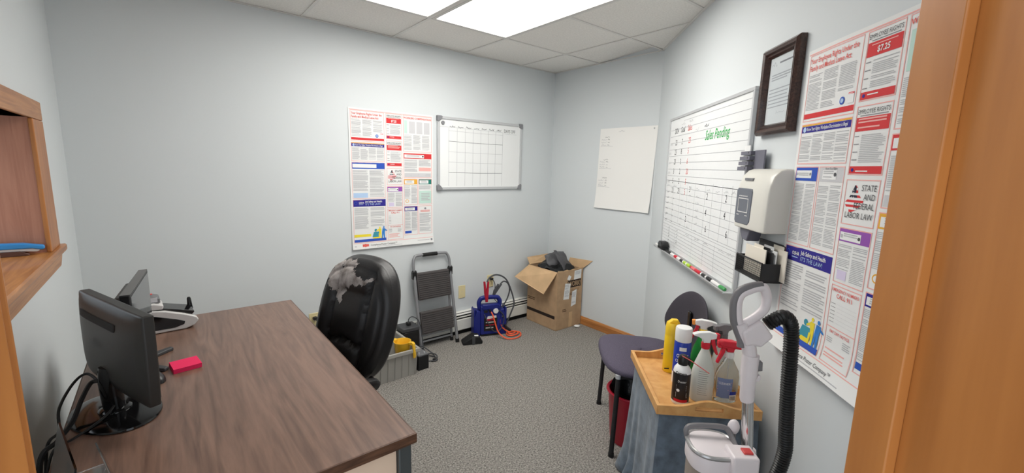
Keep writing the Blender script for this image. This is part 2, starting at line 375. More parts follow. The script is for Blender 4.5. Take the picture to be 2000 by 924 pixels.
# baseboard heater along the back wall
h = thing('baseboard_heater', 'long white baseboard heater with dark slots along the back wall', 'heater', (0, YB, 0))
HX0, HX1 = .9, 3.036
MB().prism([(-.001, .042), (-.055, .042), (-.058, .047), (-.058, .136), (-.052, .140), (-.001, .140)], HX0, HX1, 'x').build('front_panel', 'heater_white', h, smooth=0)
MB().prism([(-.001, .153), (-.052, .153), (-.056, .156), (-.056, .162), (-.001, .163)], HX0, HX1, 'x').build('damper', 'heater_white', h, smooth=0)
MB().prism([(-.001, .176), (-.05, .176), (-.052, .18), (-.03, .198), (-.001, .2)], HX0, HX1, 'x').build('top_cover', 'heater_white', h, smooth=0)
MB().box(HX0, HX1, -.040, -.0005, .042, .194).build('back_plate', 'heater_shade', h, smooth=0)  # near-black colour stands for the shade inside the slots
box(HX0, HX1, -.035, -.001, 0, .042).build('base_gap_shade', 'heater_shade', h, smooth=0)  # dark block stands for the shade in the gap under the heater

# ================================================================== posters and boards on the walls
def flag_state(mb, x, y, s, z):                        # a state outline filled with stripes and a starred canton
    out = [(.30,0),(.62,.02),(.70,.16),(.88,.22),(.95,.36),(1,.44),(.80,.58),(.66,.72),(.60,.98),(.46,1),(.36,.8),(.28,.62),(.12,.44),(.0,.36),(.06,.2),(.24,.16)]
    def xr(v):                                         # horizontal extent of the outline at height v
        xs = []
        for i, p in enumerate(out):
            q = out[(i+1) % len(out)]
            if (p[1]-v)*(q[1]-v) < 0: xs.append(p[0]+(q[0]-p[0])*(v-p[1])/(q[1]-p[1]))
        return (min(xs), max(xs)) if len(xs) > 1 else None
    N = 11
    for i in range(N):
        a, b = xr((i+.08)/N), xr((i+.92)/N)
        if not a or not b: continue
        v0, v1 = i/N, (i+1)/N
        col = 'p_red' if i % 2 == 0 else 'p_white'
        mb.poly([(x+a[0]*s, y+v0*s), (x+a[1]*s, y+v0*s), (x+b[1]*s, y+v1*s), (x+b[0]*s, y+v1*s)], col, z)
        if v0 >= .52: mb.poly([(x+a[0]*s, y+v0*s), (x+(a[0]+(a[1]-a[0])*.7)*s, y+v0*s), (x+(b[0]+(b[1]-b[0])*.7)*s, y+v1*s), (x+b[0]*s, y+v1*s)], 'p_flagblue', z+.0003)
    for i in range(5):
        for j in range(2): mb.disc(x+(.36+.1*j-.012*i)*s, y+(.56+.085*i)*s, .022*s, 'p_white', z+.0006, 6)
def worker(mb, x, y, s, m, z, bend=0, arm=1):          # standing figure silhouette
    mb.disc(x+bend*.22*s, y+.92*s, .075*s, m, z, 10)
    mb.poly([(x-.13*s+bend*.1*s,y+.52*s),(x+.13*s+bend*.06*s,y+.5*s),(x+.14*s+bend*.2*s,y+.82*s),(x-.1*s+bend*.2*s,y+.84*s)], m, z)
    mb.poly([(x-.13*s,y),(x-.04*s,y),(x+.02*s,y+.52*s),(x-.13*s+bend*.1*s,y+.53*s)], m, z)
    mb.poly([(x+.06*s,y),(x+.16*s,y),(x+.13*s+bend*.06*s,y+.52*s),(x+.0*s,y+.52*s)], m, z)
    mb.poly([(x+.10*s*arm,y+.8*s),(x+.36*s*arm,y+.66*s),(x+.34*s*arm,y+.6*s),(x+.08*s*arm,y+.68*s)], m, z)
PW, PH = .66, 1.01
def labor_poster(name, label, place, wide_blue, wave):
    t = thing(name, label, 'poster', **place)
    def disp(x, y, z): return (x, y, z + .004 + wave*(.5+.5*math.sin(x*17+y*5)) + .012*max(0, (.12-y)/.12)**2*(wave/.0015))
    MB().rect(0, 0, PW, PH, 0, 0, .03).map(disp).build('paper', 'paper', t, recalc=False)
    g = MB(); z1, z2, z3 = .0007, .0012, .0017
    def P(u, v): return u*PW, (1-v)*PH
    def R(u0, v0, u1, v1, m, z=z1): a, b = P(u0, v0), P(u1, v1); g.rect(a[0], b[1], b[0], a[1], m, z)
    def F(u0, v0, u1, v1, m='p_pink'): a, b = P(u0, v0), P(u1, v1); g.frame(a[0], b[1], b[0], a[1], .0028, m, z1)
    def L(u0, v0, u1, v1, pitch=.0048, m='ink_gray', **k): a, b = P(u0, v0), P(u1, v1); g.lines(a[0], b[1], b[0], a[1], pitch, m, z1, **k)
    def TX(s, u, v, size, m, sx=1, al='LEFT', z=z3, **k): a = P(u, v); g.text(s, a[0], a[1], size, m, z, sx, al, **k)
    R(.014, .012, .986, .016, 'p_pink'); R(.014, .955, .986, .958, 'p_pink')
    # --- first column
    F(.03, .018, .425, .228)
    TX('Your Employee Rights Under the', .04, .045, .0225, 'p_redtext', .78, bold=.012); TX('Family and Medical Leave Act', .04, .068, .0225, 'p_redtext', .78, bold=.012)
    for c in range(3): L(.042+c*.125, .078, .152+c*.125, .196 if c < 2 else .16)
    g.disc(*P(.335, .185), .0115, 'p_blue', z2); g.disc(*P(.335, .185), .007, 'p_paleblue', z3); R(.375, .168, .412, .196, 'p_white', z2); R(.375, .166, .412, .171, 'p_red', z2)
    R(.036, .203, .42, .219, 'p_red')
    F(.03, .236, .425, .366)
    R(.034, .238, .421, .243, 'p_gold'); R(.034, .244, .421, .264, 'p_navy'); g.disc(*P(.06, .254), .0085, 'p_paleblue', z2)
    TX('Know Your Rights: Workplace Discrimination is Illegal', .08, .2585, .0155, 'p_white', .62, bold=.01)
    for c in range(4): L(.04+c*.096, .272, .128+c*.096, .358)
    if wide_blue:
        F(.03, .374, .425, .632); R(.034, .376, .421, .42, 'p_blue'); R(.04, .386, .32, .412, 'p_white', z2); L(.06, .390, .30, .41, .006, m='ink_pale')
        g.map(lambda x, y, z: (x, y, z)); L(.04, .43, .22, .58); L(.235, .43, .41, .62); R(.04, .592, .21, .626, 'p_paleblue')
    else:
        F(.03, .374, .222, .632); R(.034, .377, .218, .42, 'p_blue'); R(.04, .386, .17, .411, 'p_white', z2); g.lines(.06*PW, (1-.409)*PH, .15*PW, (1-.389)*PH, .006, 'ink_gray', z3)
        g.disc(*P(.05, .398), .005, 'ink_gray', z3); g.disc(*P(.16, .398), .005, 'ink_mid', z3); L(.04, .43, .12, .622); L(.132, .43, .212, .622)
        F(.232, .374, .425, .632); R(.236, .377, .421, .42, 'ink_pale'); R(.262, .385, .37, .413, 'p_white', z2); g.lines(.27*PW, (1-.411)*PH, .35*PW, (1-.387)*PH, .006, 'ink_gray', z3)
        TX('Know Your Rights', .328, .383, .009, 'ink_dark', .9, 'CENTER'); g.disc(*P(.36, .398), .006, 'ink_dark', z3)
        L(.242, .43, .322, .622); L(.334, .43, .415, .622)
    F(.03, .64, .425, .95); R(.03, .64, .425, .69, 'p_navy')
    g.disc(*P(.062, .665), .012, 'p_blue', z2); g.disc(*P(.062, .665), .0085, 'p_navy', z3)
    TX('OSHA', .098, .668, .017, 'p_white', .9, bold=.02); R(.098, .674, .15, .677, 'p_paleblue', z2)
    TX('Job Safety and Health', .175, .662, .0195, 'p_white', .8, bold=.015); TX("IT'S THE LAW!", .175, .682, .0195, 'p_paleblue', .98)
    L(.045, .70, .21, .86, .0078); L(.235, .70, .41, .845, .0078)
    R(.036, .893, .235, .912, 'p_yellow'); L(.06, .898, .2, .908, .006, m='ink_gray')
    a = P(.30, .93); g.disc(a[0], a[1]+.012, .03, 'p_yellow', z1, 12); g.poly([(a[0]-.034, a[1]+.01), (a[0]+.03, a[1]+.01), (a[0]+.022, a[1]+.05), (a[0]-.02, a[1]+.05)], 'p_tealfig', z2); g.disc(a[0]-.004, a[1]+.062, .011, 'p_tealfig', z2)
    a = P(.345, .93); worker(g, a[0], a[1], .088, 'p_yellow', z2, 0, -1)
    a = P(.385, .935); worker(g, a[0], a[1], .094, 'p_sky', z3, .3, 1)
    R(.034, .93, .421, .948, 'p_blue', z3+.0004); L(.06, .935, .19, .944, .005, m='p_paleblue')
    # --- second column
    for v0, v1 in ((.018, .2), (.212, .398)):
        F(.445, v0, .64, v1); TX('EMPLOYEE RIGHTS', .5425, v0+.022, .0172, 'ink_dark', .8, 'CENTER'); R(.47, v0+.0255, .62, v0+.028, 'ink_mid')
        R(.452, v0+.031, .633, v0+.068, 'p_red')
        if v0 < .1: TX('$7.25', .5425, v0+.06, .022, 'p_white', .9, 'CENTER', bold=.02); g.lines(.475*PW, (1-v0-.041)*PH, .61*PW, (1-v0-.033)*PH, .005, 'p_pink', z2)
        else: g.lines(.465*PW, (1-v0-.065)*PH, .62*PW, (1-v0-.034)*PH, .008, 'p_pink', z2)
        L(.495, v0+.078, .628, v1-.03)
        for q in range(4): L(.455, v0+.08+q*.021, .487, v0+.087+q*.021, .0055, m='ink_mid')
        R(.452, v1-.024, .633, v1-.004, 'p_red'); g.disc(*P(.47, v1-.014), .005, 'p_navy', z2); g.lines(.49*PW, (1-v1+.01)*PH, .56*PW, (1-v1+.017)*PH, .006, 'p_white', z2)
    F(.445, .41, .64, .536); flag_state(g, .452*PW, (1-.5)*PH, .075, z1)
    for s_, v in (('STATE', .44), ('AND', .464)): TX(s_, .628, v, .0235, 'ink_dark', .82, 'RIGHT')
    TX('FEDERAL', .628, .489, .0235, 'ink_dark', .82, 'RIGHT'); TX('LABOR LAW', .628, .516, .0235, 'ink_dark', .82, 'RIGHT')
    F(.445, .546, .64, .706); R(.449, .549, .636, .585, 'p_purple'); R(.455, .558, .585, .581, 'p_white', z2); g.lines(.48*PW, (1-.578)*PH, .565*PW, (1-.561)*PH, .006, 'ink_gray', z3); g.disc(*P(.575, .57), .005, 'ink_dark', z3); R(.46, .565, .472, .575, 'ink_gray', z3)
    L(.455, .594, .54, .665); L(.55, .594, .632, .698); R(.465, .668, .528, .695, 'p_lilac')
    F(.445, .714, .64, .95); TX('EMERGENCY NUMBERS', .5425, .732, .013, 'p_redtext', .85, 'CENTER', bold=.01); TX('CALL 911', .5425, .75, .018, 'p_redtext', .95, 'CENTER', bold=.012)
    for q in range(6): R(.458, .768+q*.011, .49, .7695+q*.011, 'ink_mid'); R(.5, .768+q*.011, .625, .7685+q*.011, 'ink_pale')
    R(.449, .838, .636, .8405, 'p_pink'); TX('PAY DAY NOTICE', .5425, .856, .013, 'p_redtext', .85, 'CENTER', bold=.01)
    L(.46, .866, .50, .89, .006); L(.57, .866, .62, .895, .006); L(.46, .905, .6, .94, .008, m='p_pink')
    # --- third column
    F(.655, .018, .975, .285); TX('WORKERS COMPENSATION', .815, .043, .0195, 'p_redtext', .82, 'CENTER', bold=.015)
    R(.668, .055, .7, .15, 'p_palegreen')
    for c in range(3): R(.72+c*.083, .06, .785+c*.083, .148, 'ink_pale')
    for c in range(3): L(.665+c*.1, .16, .75+c*.1, .275)
    F(.655, .295, .975, .48); R(.659, .298, .971, .336, 'p_red'); R(.665, .306, .885, .331, 'p_white', z2); g.lines(.69*PW, (1-.329)*PH, .86*PW, (1-.309)*PH, .006, 'ink_gray', z3); g.disc(*P(.872, .318), .006, 'ink_dark', z3)
    L(.665, .345, .81, .44); L(.825, .345, .965, .395); R(.825, .402, .965, .43, 'p_pink'); R(.665, .446, .965, .475, 'ink_pale'); L(.67, .448, .96, .474, .006)
    for (u0, u1, col) in ((.655, .81, 'p_gold'), (.82, .975, 'p_teal')):
        F(u0, .49, u1, .69); R(u0+.004, .493, u1-.004, .532, col); R(u0+.012, .501, u1-.04, .527, 'p_white', z2); g.lines((u0+.03)*PW, (1-.525)*PH, (u1-.055)*PW, (1-.503)*PH, .006, 'ink_gray', z3)
    L(.662, .54, .728, .64); L(.738, .54, .804, .68); g.disc(*P(.69, .66), .013, 'p_gold', z1); g.disc(*P(.69, .66), .009, 'paper', z2)
    L(.828, .54, .968, .578); R(.826, .582, .969, .682, 'p_palegreen'); g.lines(.85*PW, (1-.67)*PH, .95*PW, (1-.6)*PH, .013, 'ink_gray', z2)
    F(.655, .7, .81, .925); R(.659, .703, .806, .738, 'p_navy'); R(.665, .711, .775, .733, 'p_white', z2); g.lines(.68*PW, (1-.731)*PH, .76*PW, (1-.713)*PH, .006, 'ink_gray', z3)
    L(.662, .745, .728, .885); L(.738, .745, .804, .9); R(.662, .893, .735, .912, 'p_blue')
    F(.82, .7, .975, .925); g.disc(*P(.897, .722), .008, 'ink_mid', z1); L(.84, .735, .955, .755, .008, m='p_redtext'); L(.83, .76, .965, .91, .009)
    # --- foot
    if wide_blue: g.disc(*P(.16, .975), .012, 'p_redtext', z1); R(.125, .966, .2, .984, 'p_redtext')
    TX('Compliance Poster Company\u2122', .222, .981, .018, 'ink_dark', .95); R(.3, .988, .62, .991, 'ink_gray'); R(.8, .972, .94, .976, 'ink_gray'); R(.955, .966, .975, .982, 'ink_mid')
    R(.03, .974, .055, .983, 'ink_pale')
    K0, K1 = (0, .03, .425, .445, .64, .655, .975, 1), (0, .02, .392, .412, .60, .617, .982, 1)
    def remap(x, y, z):
        u = x/PW
        for a, b, c, d in zip(K0, K0[1:], K1, K1[1:]):
            if u <= b or b == 1: return ((c+(u-a)/(b-a)*(d-c))*PW, y, z)
    g.map(remap).map(disp).build('print', 'ink_gray', t, smooth=0, recalc=False)
    return t
labor_poster('labor_law_poster', 'large labor law poster on back wall beside the small calendar whiteboard', on_a(1.046, .846), True, .0015)
labor_poster('labor_law_poster', 'large labor law poster on angled wall beside the wooden door frame', on_c(1.922, .862), False, .003)

# small whiteboard with a drawn calendar
def small_board():
    x0, x1, z0, z1 = 1.742, 2.627, 1.274, 1.86
    W_, H_ = x1-x0, z1-z0
    t = thing('whiteboard', 'framed whiteboard with a drawn calendar grid headed DAYS OFF', 'whiteboard', **on_a(x0, z0))
    MB().box(.006, W_-.006, .006, H_-.006, .001, .012).build('panel', 'board_white', t, smooth=0)
    for a in ((0, W_, 0, .022), (0, W_, H_-.022, H_), (0, .022, .022, H_-.022), (W_-.022, W_, .022, H_-.022)):
        MB().box(a[0], a[1], a[2], a[3], .001, .02).build('frame_rail', 'alu', t, smooth=0, bevel=.003)
    for cx, cy in ((0, 0), (1, 0), (0, 1), (1, 1)):
        p = [(-.004, -.004), (.036, -.004), (.046, .006), (.03, .03), (.006, .046), (-.004, .036)]
        p = [((W_-x if cx else x), (H_-y if cy else y)) for x, y in p]
        MB().prism(p, .0005, .024).build('corner_cap', 'corner_gray', t, smooth=0, bevel=.003)
    g = MB(); z = .0125; gx0, gx1, gy0, gy1 = .105, .66, .03, .50
    n = 7
    for i in range(n+1): x = gx0+(gx1-gx0)*i/n; g.stroke([(x, gy0), (x+.002, gy1)], .0022, 'pen_line', z)
    g.stroke([(.025, gy1+.006), (gx1, gy1)], .0018, 'pen_line', z)
    for j in range(1, 6):
        y = gy0 + (gy1-gy0)*(j/5.6+.06); g.stroke([(gx0, y), (gx0+.3, y-.004), (gx1, y-.002)], .0026 if j in (1, 4) else .0016, 'pen_black' if j in (1, 4) else 'pen_line', z)
    for i in range(n): g.scrawl(gx0+.01+(gx1-gx0)*i/n, gy1+.006, .05, .016, 'pen_black', z, .003)
    g.text('DAYS OFF', .675, .5, .04, 'pen_black', z, .72)
    g.stroke([(.68, .49), (.82, .488)], .0015, 'pen_line', z)
    g.build('handwriting', 'pen_black', t, smooth=0, recalc=False)
    m = MB().lathe([(.015, .012), (.015, .02), (.013, .022)], 16, (.05, H_-.05)).build('magnet', 'corner_gray', t)
small_board()

# flip chart sheet on the right wall
def flip():
    t = thing('flip_chart_sheet', 'white flip chart sheet with three handwritten lists taped to right wall', 'paper sheet', **on_b(2.512, 1.132))
    W_, H_ = .565, .69
    def disp(x, y, z): return (x+.02*(y/H_-.5), y, z + .004 + .012*max(0, 1-y/.2)**2 + .01*max(0, (x-.45)/.115)**2*(1-y/H_) + .003*math.sin(x*9))
    MB().rect(0, 0, W_, H_, 0, 0, .03).map(disp).build('paper', 'flip_paper', t, recalc=False)
    for y0 in (.56, .37, .21):
        g = MB(); g.scrawl(.06, y0+.05, .05, .02, 'pen_black', .001)
        for q in range(3): g.scrawl(.02, y0+.03-q*.022, .055, .014, 'pen_line', .001); g.scrawl(.09, y0+.03-q*.022, .02, .014, 'pen_black', .001)
        g.stroke([(.015, y0-.02), (.08, y0-.019), (.15, y0-.022)], .0016, 'pen_line', .001)
        g.map(disp).build('handwritten_list', 'pen_black', t, smooth=0, recalc=False)
    g = MB(); g.scrawl(.2, .655, .06, .016, 'pen_line', .001); g.map(disp).build('heading', 'pen_line', t, smooth=0, recalc=False)
    p = MB().lathe([(.004, .004), (.006, .008), (.004, .012)], 10, (W_-.02, H_-.02)).build('push_pin', 'alu', t)
flip()

# big whiteboard on the angled wall
def big_board():
    W_, H_ = 1.215, .885
    t = thing('whiteboard', 'large whiteboard of handwritten sales tables headed Sales Pending on angled wall', 'whiteboard', **on_c(.375, .940))
    MB().box(.004, W_-.004, .004, H_-.004, .001, .012).build('panel', 'board_white', t, smooth=0)
    for a in ((0, W_, 0, .016), (0, W_, H_-.016, H_), (0, .016, .016, H_-.016), (W_-.016, W_, .016, H_-.016)):
        MB().box(a[0], a[1], a[2], a[3], .001, .018).build('frame_rail', 'alu', t, smooth=0, bevel=.002)
    MB().prism([(-.004, .018), (-.004, .062), (.006, .066), (.006, .062), (0, .058), (0, .018)], .0, W_, 'x').build('marker_tray', 'alu', t, smooth=0)
    g = MB(); z = .0125
    for j in range(9): y = .845-.043*j; g.stroke([(.03 if j else .3, y), (W_-.02, y-.004)], .0024, 'pen_line', z)
    g.stroke([(.02, .47), (W_-.02, .455)], .0028, 'pen_black', z)
    for j in range(1, 8): y = .47-.038*j; g.stroke([(.02, y), (W_*.5, y-.006), (W_-.02, y-.012)], .002, 'pen_line', z)
    for j in range(8): y = .165-.02*j+.02; g.stroke([(.02, y+.005), (W_-.02, y-.006)], .0018, 'pen_line', z)
    for x in (.19, .33, .47, .60, .76, .86, .98, 1.09): g.stroke([(x, .47), (x+.004, .19)], .0018, 'pen_line', z)
    for x in (.16, .3, .62, .8, .95): g.stroke([(x, .17), (x+.004, .03)], .0016, 'pen_line', z)
    for c, m in enumerate(('pen_black', 'pen_black', 'pen_red')):
        x = .12+.13*c
        g.text(['2024', 'Goal', 'Sales'][c], x, .775, .05, m, z, .8)
        for j in range(6): g.text(str(rnd.choice([2, 3, 5, 6, 8, 20, 23])), x+.03, .70-.062*j, .05, m, z, .8)
    for j in range(6): g.scrawl(.03, .70-.062*j, .06, .02, 'pen_line', z)
    g.scrawl(.25, .82, .08, .02, 'pen_line', z); g.scrawl(.4, .82, .06, .02, 'pen_line', z); g.scrawl(.52, .76, .05, .03, 'pen_line', z); g.scrawl(.66, .77, .06, .02, 'pen_black', z, .003)
    g.text('Sales Pending', .68, .70, .072, 'pen_green', z, .8, shear=.25, bold=.012)
    for j, (x, y, s_) in enumerate(((.78, .385, '2'), (1.02, .39, '2'), (.78, .30, '4'), (1.02, .31, '4'), (.8, .215, '6'), (1.06, .225, '6'), (.5, .41, '3'), (.47, .23, '2'))): g.text(s_, x, y, .05, 'pen_black', z, .9)
    for j in range(6):
        for x in (.05, .2, .36, .5, .63): g.scrawl(x, .385-.038*j, .05 if x != .2 else .018, .016, 'pen_line' if x > .3 else 'pen_black', z)
    for x in (.05, .2, .5, .62, .78, .9, 1.0, 1.08): g.scrawl(x, .43, .05, .018, 'pen_line', z)
    for x in (.5, .66, .8, 1.0, 1.1): g.scrawl(x, .15, .07, .016, 'pen_line', z)
    for j in range(5): g.scrawl(.16, .15-.02*j, .02, .014, 'pen_black', z); g.scrawl(.33, .15-.02*j, .02, .014, 'pen_black', z)
    g.build('handwriting', 'pen_black', t, smooth=0, recalc=False)
big_board()
# markers and eraser lying in its tray (local x along the tray)
def marker(s, cap, lab, L=.12, body='white_plastic', band=None):
    t = thing('dry_erase_marker', lab, 'marker', group='markers in the whiteboard tray', **on_c(.375+s, .9475, .041))
    MB().tube([(0,0,0), (L*.62,0,0)], .0085, 12).build('barrel', body, t)
    MB().tube([(L*.62,0,0), (L*.66,0,0), (L*.96,0,0), (L,0,0)], [.0085, .0095, .0092, .006], 12).build('cap', cap, t)
    if band: MB().tube([(L*.12,0,0), (L*.5,0,0)], .0088, 12).build('label_band', band, t)
marker(-.01, 'black_plastic', 'black capped marker before the eraser in the whiteboard tray')
marker(.235, 'black_plastic', 'black marker just past the eraser in the whiteboard tray', body='black_plastic')
marker(.36, 'mark_red', 'white marker with red cap in the whiteboard tray')
marker(.49, 'black_plastic', 'white marker with black cap between red and lime ones in tray', .1)
marker(.60, 'mark_lime', 'lime green capped marker in the whiteboard tray', band='mark_lime')
marker(.74, 'mark_red', 'thick red marker in the whiteboard tray', .14, 'mark_red', 'straw_red')
marker(.895, 'black_plastic', 'black labelled marker past the thick red one in tray', .13, band='black_plastic')
marker(1.04, 'mark_green', 'green capped marker at the end of the whiteboard tray', .15)
t = thing('board_eraser', 'black felt whiteboard eraser in the tray of the large whiteboard', 'eraser', **on_c(.375+.115, .942, .041))
MB().box(0, .11, .002, .02, -.02, .025).build('felt', 'black_matte', t, bevel=.003)
MB().prism([(0, .02), (.11, .02), (.105, .04), (.08, .055), (.03, .055), (.005, .04)], -.022, .027).build('grip', 'black_plastic', t, bevel=.006, seg=3)

# framed certificate
def certificate():
    x0, x1, y0, y1 = 0, .246, 0, .325
    t = thing('picture_frame', 'dark wooden frame holding a printed certificate above the dispenser', 'picture frame', **on_c(1.648, 1.617, .002))
    wv = .048
    def rail(p, nm='frame_rail'):
        prof = [(0, 0), (0, .020), (.010, .030), (.020, .026), (.025, .018), (.033, .022), (.039, .013), (.039, 0)]
        (ax, ay), (bx, by) = p
        d = Vector((bx-ax, by-ay)); L = d.length; d /= L; n = Vector((-d.y, d.x))
        vs = []
        for k, (o, z) in enumerate(prof): vs.append((ax+d.x*o+n.x*o, ay+d.y*o+n.y*o, z))
        for k, (o, z) in enumerate(prof): vs.append((bx-d.x*o+n.x*o, by-d.y*o+n.y*o, z))
        m = len(prof); fs = [(i, (i+1) % m, m+(i+1) % m, m+i) for i in range(m)] + [tuple(range(m)), tuple(range(m, 2*m))]
        MB().add(vs, fs).build(nm, 'frame_wood', t, smooth=25)
    c = [(x0,y0),(x1,y0),(x1,y1),(x0,y1)]
    for i in range(4): rail((c[i], c[(i+1) % 4]))
    MB().box(.03, x1-.03, .03, y1-.03, .004, .009).build('document', 'paper', t, smooth=0)
    g = MB(); z = .0095
    g.scrawl(.052, .252, .035, .018, 'ink_mid', z, .001); g.rect(.105, .258, .195, .264, 'ink_mid', z)
    g.lines(.058, .19, .19, .23, .009, 'ink_gray', z); g.lines(.05, .09, .195, .18, .013, 'ink_gray', z, .3); g.scrawl(.115, .075, .06, .014, 'ink_gray', z, .001)
    g.build('print', 'ink_gray', t, smooth=0, recalc=False)
    MB().box(.036, x1-.036, .036, y1-.036, .0108, .0122).build('glazing', 'glass', t, smooth=0)
certificate()

# soap or sanitizer dispenser
def dispenser():
    W_, H_, Dp = .245, .232, .085
    t = thing('hand_dispenser', 'cream wall dispenser with a grey window, mounted under the framed certificate', 'dispenser', **on_c(1.678, 1.254, .001))
    prof = [(0, 0), (Dp, 0), (Dp+.002, .015), (Dp, .14), (Dp-.004, .17), (Dp-.016, .205), (Dp-.036, .226), (Dp-.055, H_), (0, H_)]
    N = len(prof); secs = [(0, .93), (.012, .985), (.03, 1), (W_-.03, 1), (W_-.012, .985), (W_, .93)]; vs = []; fs = []
    for x, k in secs:
        for p in prof: vs.append((x, H_/2+(p[1]-H_/2)*(.985 if k < .95 else 1), p[0]*k))
    for i in range(len(secs)-1):
        for j in range(N): fs.append((i*N+j, i*N+(j+1) % N, (i+1)*N+(j+1) % N, (i+1)*N+j))
    fs += [tuple(range(N)), tuple((len(secs)-1)*N+j for j in range(N))]
    MB().add(vs, fs).build('cover', 'cream_plastic', t, smooth=40, bevel=.004, seg=3)
    wdo = MB().prism([(.012, .026), (.022, .016), (.125, .016), (.14, .03), (.14, .142), (.13, .156), (.022, .156), (.012, .146)], Dp-.004, Dp+.0035).build('window', 'disp_window', t, bevel=.003)
    g = MB(); g.frame(.035, .062, .118, .118, .003, 'white_plastic', Dp+.0042)
    for i in range(8): g.rect(.04+i*.009, .124, .045+i*.009, .128, 'white_plastic', Dp+.0042)
    g.rect(.03, .05, .05, .053, 'white_plastic', Dp+.0042); g.rect(.1, .05, .12, .053, 'white_plastic', Dp+.0042)
    g.build('window_print', 'white_plastic', t, smooth=0, recalc=False)
    q = MB()
    for i in range(7): q.box(.05+i*.0095, .057+i*.0095, .186, .196, Dp-.012, Dp-.0075+.002)
    q.build('logo', 'corner_gray', t, smooth=0)
    MB().box(.006, W_-.006, .004, H_-.004, -.001, .012).build('back_plate', 'silver_plastic', t, bevel=.002)
    MB().box(W_*.67, W_*.673, .006, H_-.006, .02, .021).build('seam', 'ink_gray', t, smooth=0)
    MB().prism([(.055, -.045), (.095, -.05), (.115, -.002), (.03, -.002), (.035, -.02)], .02, .07).build('spout', 'card_gray', t, bevel=.004)
dispenser()

# business card rack above the dispenser
t = thing('card_rack', 'grey tiered business card rack on the wall above the cream dispenser', 'card holder', **on_c(1.575, 1.478, .019))
MB().box(.09, .17, .0, .082, .0, .006).build('back_panel', 'card_gray', t, bevel=.001)
for i in range(4):
    r = MB(); z0, z1 = .008, .030-.003*i; y = .002+.021*i
    r.box(.0, .088, y, y+.002, .0, z1); r.box(.0, .088, y+.002, y+.015, z1-.002, z1); r.box(.0, .002, y+.002, y+.015, .0, z1-.002); r.box(.086, .088, y+.002, y+.015, .0, z1-.002)
    tr = r.build('tier', 'card_gray', t, smooth=0)
    MB().disc(.07, y+.009, .004, 'black_plastic', z1+.0004, 10).build('rivet', 'black_plastic', tr, smooth=0)
    MB().box(.006, .05, y+.003, y+.019, z1-.012, z1-.010).build('business_card', 'paper', tr, smooth=0)
MB().box(.012, .062, .064, .104, .010, .0125).build('business_card', 'paper', t, smooth=0)
# wall file with folders
def wall_file():
    t = thing('wall_file', 'black mesh wall file holding cream folders beside the labor law poster', 'file holder', **on_c(1.745, 1.08, .001))
    MB().box(0, .2, 0, .135, 0, .006).build('back_panel', 'mesh_black', t, bevel=.002)
    for x in (.17, .185): MB().lathe([(.0035, .006), (.0035, .008)], 10, (x, .105)).build('screw', 'alu', t)
    MB().box(.0, .2, 0, .006, .006, .085).build('floor_plate', 'mesh_black', t)
    r = MB()
    for p in ([(.0, .003, .085), (.0, .07, .085), (.2, .07, .085), (.2, .003, .085)],): r.tube(p, .0035, 8, closed=True)
    r.build('front_rim', 'black_plastic', t)
    w_ = MB()
    for i in range(24): w_.box(.004+i*.0083, .0055+i*.0083, .006, .067, .0845, .0852)
    for j in range(8): w_.box(.003, .197, .009+j*.0077, .0103+j*.0077, .0842, .0848)
    w_.build('mesh_front', 'mesh_black', t, smooth=0)
    MB().box(.0, .002, .003, .07, .006, .085).build('side_mesh', 'mesh_black', t); MB().box(.198, .2, .003, .07, .006, .085).build('side_mesh', 'mesh_black', t)
wall_file()
for i, (off, dx, hh, m, lab) in enumerate(((.018, .07, .125, 'paper_cream', 'rearmost cream folder in the black wall file'), (.034, .035, .118, 'paper', 'white sheaf between cream folders in the black wall file'), (.044, .03, .112, 'mesh_black', 'thin dark folder in the black wall file'), (.058, .01, .118, 'paper_cream', 'front cream folder in the black wall file'))):
    t = thing('file_folder', lab, 'folder', group='folders in the wall file', **on_c(1.745+.003, 1.088, off))
    MB().box(dx, dx+.155, 0, hh-.012, 0, .004 if m != 'mesh_black' else .002).build('cover', m, t, bevel=.0008)
    MB().box(dx+.06, dx+.13, hh-.013, hh, 0, .0012).build('tab', m, t, smooth=0)
t = tag(MB().box(0, .03, 0, .035, .0003, .0012).build('paper_note', 'paper', smooth=0), 'tiny white paper note stuck low on angled wall behind the hose', 'note')
k = on_c(1.965, .885); t.location = k['loc']; t.rotation_euler = k['rot'].to_euler()
g = MB(); g.lines(.004, .006, .026, .03, .006, 'ink_gray', .0016); g.build('print', 'ink_gray', t, smooth=0, recalc=False)

# outlets
def outlet(x, z, label, plug=True, duplex=True):
    t = thing('wall_outlet', label, 'outlet', **on_a(x, z))
    MB().box(-.035, .035, -.057, .057, .0005, .006).build('cover_plate', 'almond', t, bevel=.003)
    if duplex:
        for y in (.022, -.022): MB().box(-.015, .015, y-.013, y+.013, .006, .008).build('socket', 'almond', t, bevel=.004)
    MB().lathe([(.003, .006), (.003, .0075)], 8).build('screw', 'alu', t)
    if plug:
        MB().prism([(-.013, .012), (.013, .012), (.016, .024), (.012, .034), (-.012, .034), (-.016, .024)], .008, .035).build('plug', 'black_plastic', t, bevel=.004)
        MB().tube(smooth_path([(0, .02, .035), (.01, .0, .05), (.03, -.05, .04), (.035, -.16, .02), (.04, -.2, .07)]), .0035, 8).build('cord', 'cord_black', t)
outlet(1.99, .372, 'blank almond wall plate between step stool and jump starter', False, False)
outlet(2.30, .425, 'almond outlet with a black plug behind the jump starter')
outlet(.765, .366, 'almond outlet with a black plug just beyond the desk corner')

